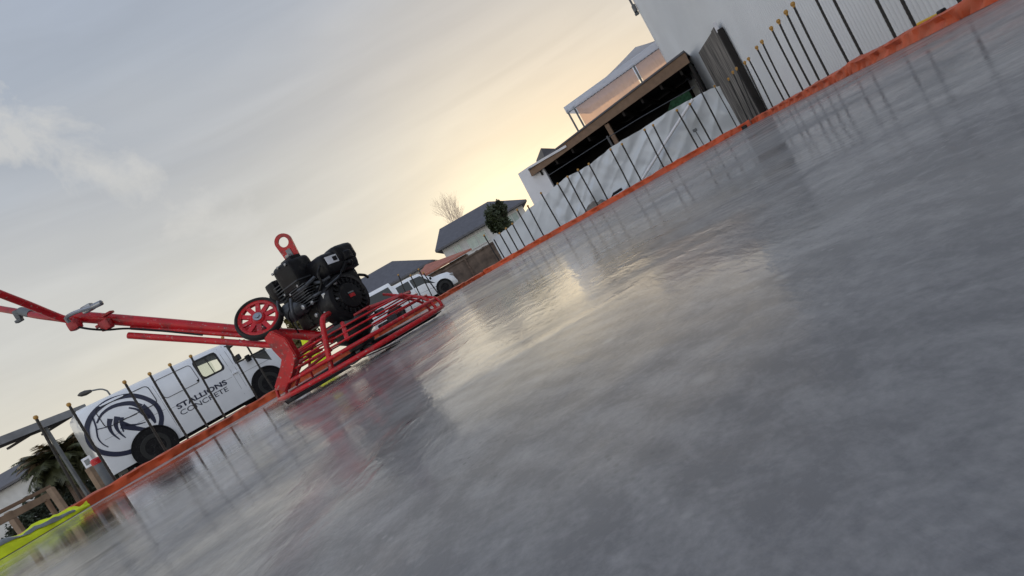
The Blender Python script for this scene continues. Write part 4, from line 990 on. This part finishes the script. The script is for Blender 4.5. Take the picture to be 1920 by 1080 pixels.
# yellow hi-vis cloth glimpsed behind the machine
p = onp(578, 650, V((left_x(0) - .20, .05, 0)), V((.54, 1, 0))); mb = MB(); rows = []
for i in range(11):
    an = 2 * math.pi * i / 10
    rows.append([V((p.x + (.05 + .012 * k) * math.cos(an) * (1 + .25 * math.sin(k * 1.7 + an * 3)) + .02 * math.sin(k * .9), p.y + (.04 + .008 * k) * math.sin(an), p.z + .16 - .05 * k)) for k in range(10)])
mb.quadstrip(rows, closed=False); tag(mb.build('hi_vis_cloth', M['hiviz'], None, True), 'yellow hi-vis cloth hung on a steel bar behind the machine guard', 'cloth')

# ---------------------------------------------------------------- power trowel
TC = V((-.832, 2.80, 0)); root = empty('power_trowel', (TC.x, TC.y, 0), 'red walk-behind power trowel with a black engine standing on the wet slab', 'power trowel')
def T(px, py, Y=2.8): return at(px, py, Y)
rp_ = root
# guard ring
mb = MB()
def ringt(mb, r, z, tr, n=72, cen=TC, dz=0.):
    mb.tube([V((cen.x + r * math.cos(2 * math.pi * k / n), cen.y + r * math.sin(2 * math.pi * k / n), z)) for k in range(n)] + [V((cen.x + r, cen.y, z)), V((cen.x + r * math.cos(.05), cen.y + r * math.sin(.05), z))], tr, 8)
RINGS = [(.465, .043, .0122), (.452, .096, .0098), (.42, .136, .0047), (.38, .166, .0047), (.345, .194, .0047)]
for i, (r, z, tr) in enumerate(RINGS):
    mb = MB(); ringt(mb, r, z, tr); mb.build('guard_ring', M['red'], root, True, 80)
for an in (R(-14), R(40), R(100), R(150), R(205)):
    h = V((math.cos(an), math.sin(an), 0))
    mb = MB(); mb.curve([TC + h * .465 + Z * .043, TC + h * .453 + Z * .096, TC + h * .42 + Z * .137, TC + h * .38 + Z * .168, TC + h * .335 + Z * .20], .008, 8, 4); mb.build('guard_strut', M['red'], root, True, 80)
mb = MB(); mb.curve([T(719, 552, 2.98), T(770, 556, 2.86), T(815, 559, 2.78), T(829, 573, 2.76)], .0085, 8, 4); mb.build('guard_strut', M['red'], root, True, 80)
# gearbox, spider and blades
mb = MB(); mb.lathe(TC + Z * .06, Z, [(.05, 0), (.07, .01), (.07, .05), (.10, .07), (.10, .14), (.06, .17), (.05, .20)], 24); mb.build('gearbox', M['engine'], root, True)
for k in range(4):
    an = R(28) + k * math.pi / 2; h = V((math.cos(an), math.sin(an), 0)); s = V((-h.y, h.x, 0)); up = (Z * math.cos(R(6)) + s * math.sin(R(6))).normalized(); s2 = up.cross(h)
    mb = MB(); mb.box(TC + h * .28 + Z * .014, (.34, .13, .004), (h, s2, up)); bl = mb.build('blade', M['rubber'], root)
    mb = MB(); mb.tube([TC + h * .05 + Z * .055, TC + h * .42 + Z * .035], .014, 8); mb.box(TC + h * .27 + Z * .032, (.26, .03, .022), (h, s2, up)); mb.build('arm', M['engine'], bl)
# black bits on the base
mb = MB(); mb.box(TC + Z * .225, (.34, .28, .012), bev=.004)
for sx in (-1, 1):
    for sy in (-1, 1): mb.tube([TC + V((sx * .15, sy * .12, .22)), TC + V((sx * .34, sy * .0 + sy * .12, .195))], .010, 8)
mb.build('base_plate', M['red_worn'], root)
# engine
n_ = V((.84, -.54, 0)).normalized(); m_ = V((.54, .84, 0)).normalized()
ax3 = (n_, m_, Z)
def eb(mb, px, py, Y, size, bev=.02, axes=ax3, seg=3): mb.box(T(px, py, Y), size, axes, bev, seg)
mb = MB(); eb(mb, 606, 566, 2.82, (.25, .22, .20), .025); eb(mb, 580, 545, 2.80, (.16, .20, .16), .02)
for k in range(7): eb(mb, 575 + k * 2.0, 532 + k * 3.4, 2.76, (.15, .20, .006), .0)
eng = mb.build('engine', M['engine'], root, True, 30)
rc = T(657, 553, 2.70)
mb = MB(); mb.lathe(rc - n_ * .06, n_, [(.128, -.05), (.134, -.03), (.134, .035), (.122, .055), (.10, .062), (.095, .055), (.07, .058), (.065, .066), (.03, .07), (.001, .07)], 40)
for k in range(20):
    an = 2 * math.pi * k / 20; a, b, q = basis(n_); d = a * math.cos(an) + b * math.sin(an); mb.box(rc + d * .083, (.022, .008, .012), (d, q.cross(d), q))
for k in range(4):
    an = 2 * math.pi * (k + .5) / 4; d = a * math.cos(an) + b * math.sin(an); mb.box(rc - n_ * .075 + d * .132, (.03, .035, .03), (d, q.cross(d), q), .006)
rec = mb.build('recoil_starter', M['black'], eng, True, 35)
mb = MB(); a, b, q = basis(n_); mb.box(rc + n_ * .013 + Z * .012, (.036, .004, .007), (m_, n_, Z)); mb.build('emblem_white', M['silver'], eng)
mb = MB(); mb.box(rc + n_ * .013 - Z * .004, (.034, .004, .018), (m_, n_, Z)); mb.build('emblem_red', M['red'], eng)
mb = MB(); mb.tube([rc + n_ * .0 + Z * .125 + m_ * .03, rc + Z * .16 + m_ * .07 + n_ * .01, rc + Z * .155 + m_ * .1 + n_ * .01], .011, 8); mb.sphere(rc + Z * .155 + m_ * .1 + n_ * .01, .018); mb.build('pull_handle', M['black'], eng, True)
# fuel tank
tk = T(619, 501, 2.80)
mb = MB(); mb.box(tk, (.20, .24, .125), (n_, m_, Z), .045, 5); mb.box(tk - Z * .052, (.17, .22, .012), (n_, m_, Z), .005, 1); mb.box(tk + n_ * .05 + m_ * .05 + Z * .03, (.12, .14, .10), (n_, m_, Z), .04, 4); mb.box(tk - Z * .1 - n_ * .04, (.2, .2, .12), ax3, .03); tank = mb.build('fuel_tank', M['black'], eng, True, 40)
mb = MB(); cp = T(644, 478, 2.80); mb.lathe(cp - Z * .03, Z, [(.042, 0), (.044, .01), (.044, .038), (.038, .045), (.001, .046)], 18); mb.build('filler_cap', M['black'], eng, True)
vx = V((.93, -.36, 0)).normalized(); lp = T(624, 480, 2.62)
face_n = n_
mb = MB(); fpos = tk + n_ * .1015 + Z * .016 - m_ * .055
mb.box(fpos, (.075, .003, .040), (m_, n_, Z)); lab = mb.build('tank_label', M['sign_white'], eng)
mb = MB(); mb.box(fpos + n_ * .003 + m_ * .018, (.026, .003, .022), (m_, n_, Z)); mb.build('label_print', M['black'], eng)
# air cleaner
ac = T(557, 517, 2.74)
mb = MB(); mb.box(ac, (.15, .15, .165), ax3, .035, 5); mb.box(ac - Z * .088, (.13, .13, .02), ax3, .006); mb.box(ac + Z * .075 + n_ * .02, (.09, .07, .04), ax3, .012); mb.build('air_cleaner', M['black'], eng, True, 40)
# muffler and carburettor bits on the left
mb = MB(); mf = T(526, 546, 2.82); mb.box(mf, (.08, .10, .12), ax3, .02); mb.tube([mf - Z * .02, mf - Z * .01 - V((.06, 0, 0))], .022, 10); mb.box(mf + Z * .0 + V((.05, 0, -.05)), (.10, .1, .06), ax3, .015); mb.build('muffler', M['engine'], eng, True, 40)
mb = MB()
for a_, b_, r_ in (((560, 545), (590, 520), .010), ((590, 530), (618, 520), .008), ((575, 560), (612, 540), .009), ((600, 545), (640, 515), .007), ((545, 560), (556, 600), .008), ((520, 565), (530, 590), .006)):
    p, q = T(*a_, 2.66), T(*b_, 2.66); mb.curve([p, p.lerp(q, .5) - V((0, .03, .01)), q], r_, 8)
for x, y in ((578, 530), (596, 538), (586, 548), (608, 530), (572, 556)): mb.box(T(x, y, 2.66), (.02, .02, .014), ax3, .004, 1)
mb.build('carburettor', M['alloy'], eng, True, 40)
mb = MB(); p, q = T(606, 550, 2.62), T(621, 577, 2.62); d = (q - p).normalized(); mb.box((p + q) / 2, ((q - p).length, .018, .02), (d, V((0, 1, 0)), d.cross(V((0, 1, 0)))), .004); mb.build('control_lever', M['steel'], eng)
mb = MB(); p = T(556, 580, 2.74); mb.lathe(p - V((.05, 0, 0)), (1, -.2, 0), [(.03, 0), (.052, .008), (.052, .05), (.044, .055), (.044, .12), (.02, .125)], 20)
mb.box(p + V((.06, 0, .0)), (.06, .08, .09), ax3, .012); mb.build('oil_cooler', M['alloy'], eng, True, 40)
# cooling fins, bolts, hoses
mb = MB(); hc = T(590, 545, 2.72)
for k in range(9): mb.box(hc + Z * (.045 - .013 * k) - m_ * .02, (.12, .13, .004), ax3)
mb.build('cooling_fins', M['alloy'], eng)
mb = MB()
for dx_, dz_ in ((-.06, .06), (.06, .06), (-.06, -.06), (.06, -.06), (0, .07), (-.02, -.075)):
    mb.lathe(ac - m_ * .074 + n_ * dx_ + Z * dz_, -m_, [(.007, 0), (.007, .006), (.003, .007)], 8)
mb.lathe(ac + Z * .095 + n_ * .02, Z, [(.016, 0), (.018, .004), (.018, .016), (.006, .02)], 12)
mb.build('air_cleaner_bolts', M['steel'], eng, True)
mb = MB(); mb.box(ac - m_ * .0745 - Z * .035, (.152, .006, .006), ax3); mb.box(ac + n_ * .0745 - Z * .035, (.006, .152, .006), ax3); mb.build('air_cleaner_seam', M['alloy'], eng)
mb = MB(); mb.curve([T(600, 498, 2.64), T(596, 515, 2.62), T(603, 530, 2.62), T(598, 548, 2.64)], .006, 8); mb.build('hose', M['black'], eng, True)
mb = MB(); mb.curve([T(641, 505, 2.66), T(636, 520, 2.64), T(622, 532, 2.62), T(610, 545, 2.62)], .005, 8); mb.build('hose', M['black'], eng, True)
mb = MB(); mb.curve([T(690, 520, 2.7), T(684, 516, 2.68), T(672, 515, 2.66)], .007, 8); mb.build('hose', M['black'], eng, True)
mb = MB(); mb.curve([T(548, 570, 2.66), T(540, 590, 2.64), T(548, 606, 2.66), T(560, 624, 2.7)], .0045, 6); mb.build('hose', M['black'], eng, True)
mb = MB()
for x, y, q in ((571, 575, .014), (596, 590, .012), (612, 585, .010), (588, 566, .012), (634, 560, .010), (630, 530, .009)):
    p = T(x, y, 2.64); mb.lathe(p, -m_, [(q, 0), (q, .012), (q * .6, .014)], 6)
mb.build('engine_bolts', M['steel'], eng)
mb = MB(); b_ = T(528, 547, 2.74)
for k in range(6): mb.box(b_ + Z * (.03 - .016 * k) + n_ * .0, (.07, .02, .005), ax3)
mb.build('muffler_guard', M['alloy'], eng)
# mounts below the engine
mb = MB()
for x, y in ((582, 602), (600, 606), (622, 596), (640, 588)):
    p = T(x, y, 2.74); mb.tube([p + Z * .06, p - Z * .03], .010, 8); mb.lathe(p - Z * .01, Z, [(.018, 0), (.018, .012)], 8)
mb.build('mount_bolts', M['engine'], root)
mb = MB(); p, q = T(605, 600, 2.42), T(622, 693, 2.36); mb.curve([p + V((0, .12, .02)), p, p.lerp(q, .5) + V((0, -.01, 0)), q], .0125, 10); mb.build('front_bracket', M['red'], root, True, 80)
mb = MB(); p, q = T(642, 606, 2.5), T(651, 636, 2.40); mb.tube([p, q], .011, 8); mb.build('front_bracket', M['red'], root, True, 80)
# lifting bail
mb = MB(); b0, b1 = T(553, 490, 2.76), T(531, 454, 2.76); up = (b1 - b0).normalized(); rt = V((1, 0, 0)); rt = (rt - up * rt.dot(up)).normalized(); fw_ = up.cross(rt)
n = 24; oc = b1; outer, inner = [], []
r0, ri = .045, .0265
outl = []
for k in range(n + 1):
    an = R(-12) + (math.pi + R(24)) * k / n; outl.append(oc + (rt * math.cos(an) + up * math.sin(an)) * r0)
outl += [b0 - rt * .034 - up * .02, b0 + rt * .034 - up * .02]
# plate with a hole: bridge outline to hole
N2 = 48
def on_out(an):
    d = rt * math.cos(an) + up * math.sin(an); best = None
    for i in range(len(outl)):
        p, q = outl[i] - oc, outl[(i + 1) % len(outl)] - oc
        px, py, qx, qy = p.dot(rt), p.dot(up), q.dot(rt), q.dot(up); dx, dy = math.cos(an), math.sin(an)
        den = dx * (qy - py) - dy * (qx - px)
        if abs(den) < 1e-9: continue
        t = (px * (qy - py) - py * (qx - px)) / den; u = (px * dy - py * dx) / den
        if t > 0 and -1e-6 <= u <= 1 + 1e-6 and (best is None or t < best): best = t
    return oc + d * (best or r0)
fr_o = [on_out(2 * math.pi * k / N2) for k in range(N2)]; fr_i = [oc + (rt * math.cos(2 * math.pi * k / N2) + up * math.sin(2 * math.pi * k / N2)) * ri for k in range(N2)]
vo = [mb.bm.verts.new(p) for p in fr_o]; vi = [mb.bm.verts.new(p) for p in fr_i]; vo2 = [mb.bm.verts.new(p + fw_ * .012) for p in fr_o]; vi2 = [mb.bm.verts.new(p + fw_ * .012) for p in fr_i]
for k in range(N2):
    j = (k + 1) % N2
    for f in ((vo[k], vo[j], vi[j], vi[k]), (vo2[j], vo2[k], vi2[k], vi2[j]), (vo[j], vo[k], vo2[k], vo2[j]), (vi[k], vi[j], vi2[j], vi2[k])): mb.bm.faces.new(f)
bail = mb.build('lifting_bail', M['red'], root)
mb = MB(); lp = b0.lerp(b1, .42); sd = -1 if fw_.y > 0 else 1
mb.box(lp + fw_ * (-.004 if fw_.y > 0 else .016), (.026, .003, .045), (rt, fw_, up)); mb.build('sticker', M['silver'], bail)
# transport wheel
wc = T(484, 595, 2.66); WS = .93; wa = V((.27, -.84, .47)).normalized()
mb = MB(); mb.lathe(wc - wa * .02, wa, [(q0 * WS, q1) for q0, q1 in [(.104, -.010), (.113, -.018), (.121, -.014), (.125, -.004), (.125, .014), (.121, .024), (.113, .028), (.104, .020)]], 44, caps=False); wh = mb.build('wheel', M['rubber'], root, True, 60)
mb = MB(); a, b, q = basis(wa); mb.lathe(wc - wa * .02, wa, [(q0 * WS, q1) for q0, q1 in [(.088, .0), (.088, .02), (.098, .024), (.106, .02), (.106, -.006), (.098, -.008), (.088, .0)]], 44, caps=False)
for k in range(10):
    an = 2 * math.pi * k / 10; d = a * math.cos(an) + b * math.sin(an); t = q.cross(d)
    mb.prism([wc - wa * .014 + d * .025 - t * .012, wc - wa * .014 + d * .025 + t * .012, wc - wa * .014 + d * .094 * WS + t * .010, wc - wa * .014 + d * .094 * WS - t * .010], wa * .012)
mb.lathe(wc - wa * .03, wa, [(.034, 0), (.034, .03), (.028, .036), (.001, .036)], 24); rim = mb.build('rim', M['red'], wh, True, 30)
mb = MB(); mb.lathe(wc, wa, [(.022, .0), (.022, .012), (.012, .013), (.011, .02), (.001, .02)], 18); mb.build('hub', M['steel'], wh, True, 30)
mb = MB(); mb.tube([wc - wa * .03, wc - wa * .14], .012, 8); mb.build('axle', M['steel'], root)
# handle: tubes, arm
mb = MB(); mb.curve([T(628, 634, 2.78), T(560, 627, 2.78), T(470, 621, 2.76), T(300, 606, 2.70), T(138, 593, 2.62)], .0275, 14, 4); mb.build('handle_tube', M['red'], root, True, 80)
mb = MB(); mb.tube([T(241, 629, 2.66), T(350, 636, 2.68), T(470, 644.5, 2.70), T(524, 648, 2.60)], .0165, 12); mb.build('lower_tube', M['red'], root, True, 80)
mb = MB(); mb.tube([T(246, 614, 2.68), T(330, 619.5, 2.70), T(440, 628, 2.72), T(510, 634, 2.72)], .012, 12); mb.build('brace_tube', M['red'], root, True, 80)
def plate(pts, wid, Y, th, name):
    c = [T(x, y, Y) for x, y in pts]; L_, R_ = [], []
    for i, p in enumerate(c):
        t = (c[min(i + 1, len(c) - 1)] - c[max(i - 1, 0)]); t.y = 0; t.normalize(); nn = V((-t.z, 0, t.x)); L_.append(p + nn * wid[i] / 2); R_.append(p - nn * wid[i] / 2)
    mb = MB(); mb.prism(L_ + R_[::-1], V((0, th, 0)))
    bmesh.ops.bevel(mb.bm, geom=mb.bm.edges[:], offset=.005, segments=2, affect='EDGES')
    return mb.build(name, M['red'], root, True, 40)
plate([(500, 628), (524, 646), (543, 671), (536, 697), (524, 732)], [.05, .080, .062, .058, .055], 2.42, .06, 'handle_arm')
mb = MB(); mb.tube([T(548, 672, 2.68), T(537, 722, 2.62), T(538, 740, 2.56)], .007, 8); mb.build('foot_rod', M['red_worn'], root, True)
for a_, b_ in (((538, 722), (622, 655)), ((545, 690), (600, 655)), ((552, 712), (566, 680)), ((556, 722), (563, 700)), ((575, 668), (604, 655))):
    mb = MB(); mb.tube([T(*a_, 2.66), T(*b_, 2.72)], .008, 8); mb.build('brace_rod', M['red_worn'], root, True)
# handlebars
mb = MB(); mb.curve([T(150, 606, 2.60), T(120, 598, 2.56), T(96, 589, 2.52), T(52, 571, 2.44), T(0, 551, 2.36), T(-90, 515, 2.24)], .0165, 12, 4); mb.build('handlebar', M['red'], root, True, 80)
mb = MB(); mb.curve([T(150, 604, 2.64), T(110, 597, 2.68), T(72, 592, 2.72), T(35, 585, 2.80), T(-30, 574, 2.92), T(-110, 560, 3.0)], .0165, 12, 4); mb.build('handlebar', M['red_worn'], root, True, 80)
mb = MB(); mb.lathe(T(38, 583, 2.79), T(72, 592, 2.72) - T(38, 583, 2.79), [(.018, 0), (.022, .01), (.021, .08), (.018, .10)], 14); p = T(33, 590, 2.78); mb.box(p, (.026, .024, .05), bev=.007); mb.box(p - Z * .03 - V((.008, 0, 0)), (.036, .022, .016), bev=.005); mb.build('throttle_grip', M['grey_post'], root, True, 40)
mb = MB(); mb.curve([T(130, 604, 2.54), T(125, 596, 2.53), T(134, 589, 2.53), T(152, 582, 2.53), T(174, 575, 2.53), T(191, 567, 2.53)], .009, 8, 5); mb.box(T(165, 578, 2.55), (.05, .03, .035), bev=.008); mb.lathe(T(172, 576, 2.53), T(191, 567, 2.53) - T(172, 576, 2.53), [(.010, 0), (.013, .005), (.013, .05), (.006, .055)], 12); mb.build('clutch_lever', M['steel'], root, True, 40)
mb = MB(); mb.box(T(140, 609, 2.58), (.05, .04, .05), bev=.012); mb.build('pivot_block', M['red_worn'], root, True, 40)
mb = MB(); mb.curve([T(146, 613, 2.57), T(170, 617, 2.57), T(200, 618.5, 2.6), T(240, 616, 2.65), T(300, 620, 2.68), T(380, 628, 2.70)], .0052, 6, 5); mb.build('cable', M['black'], root, True)
mb = MB(); mb.box(T(199, 609, 2.61), (.05, .035, .05), bev=.008); mb.tube([T(183, 610, 2.6), T(186, 614, 2.6)], .012, 8); mb.box(T(202, 588.5, 2.61), (.05, .03, .012), bev=.004); mb.build('cable_clamp', M['red_worn'], root, True, 40)
# reach of low dark engine skirt inside the guard
mb = MB()
for x, y, w in ((668, 612, .05), (690, 603, .03), (650, 628, .03), (690, 636, .05), (720, 610, .04), (735, 596, .03), (712, 585, .03)):
    mb.box(T(x, y, 2.8), (w, .05, .03), ax3, .006)
mb.lathe(TC + Z * .19, Z, [(.12, 0), (.16, .01), (.16, .03), (.12, .05)], 24); mb.build('clutch_housing', M['alloy'], root, True, 40)
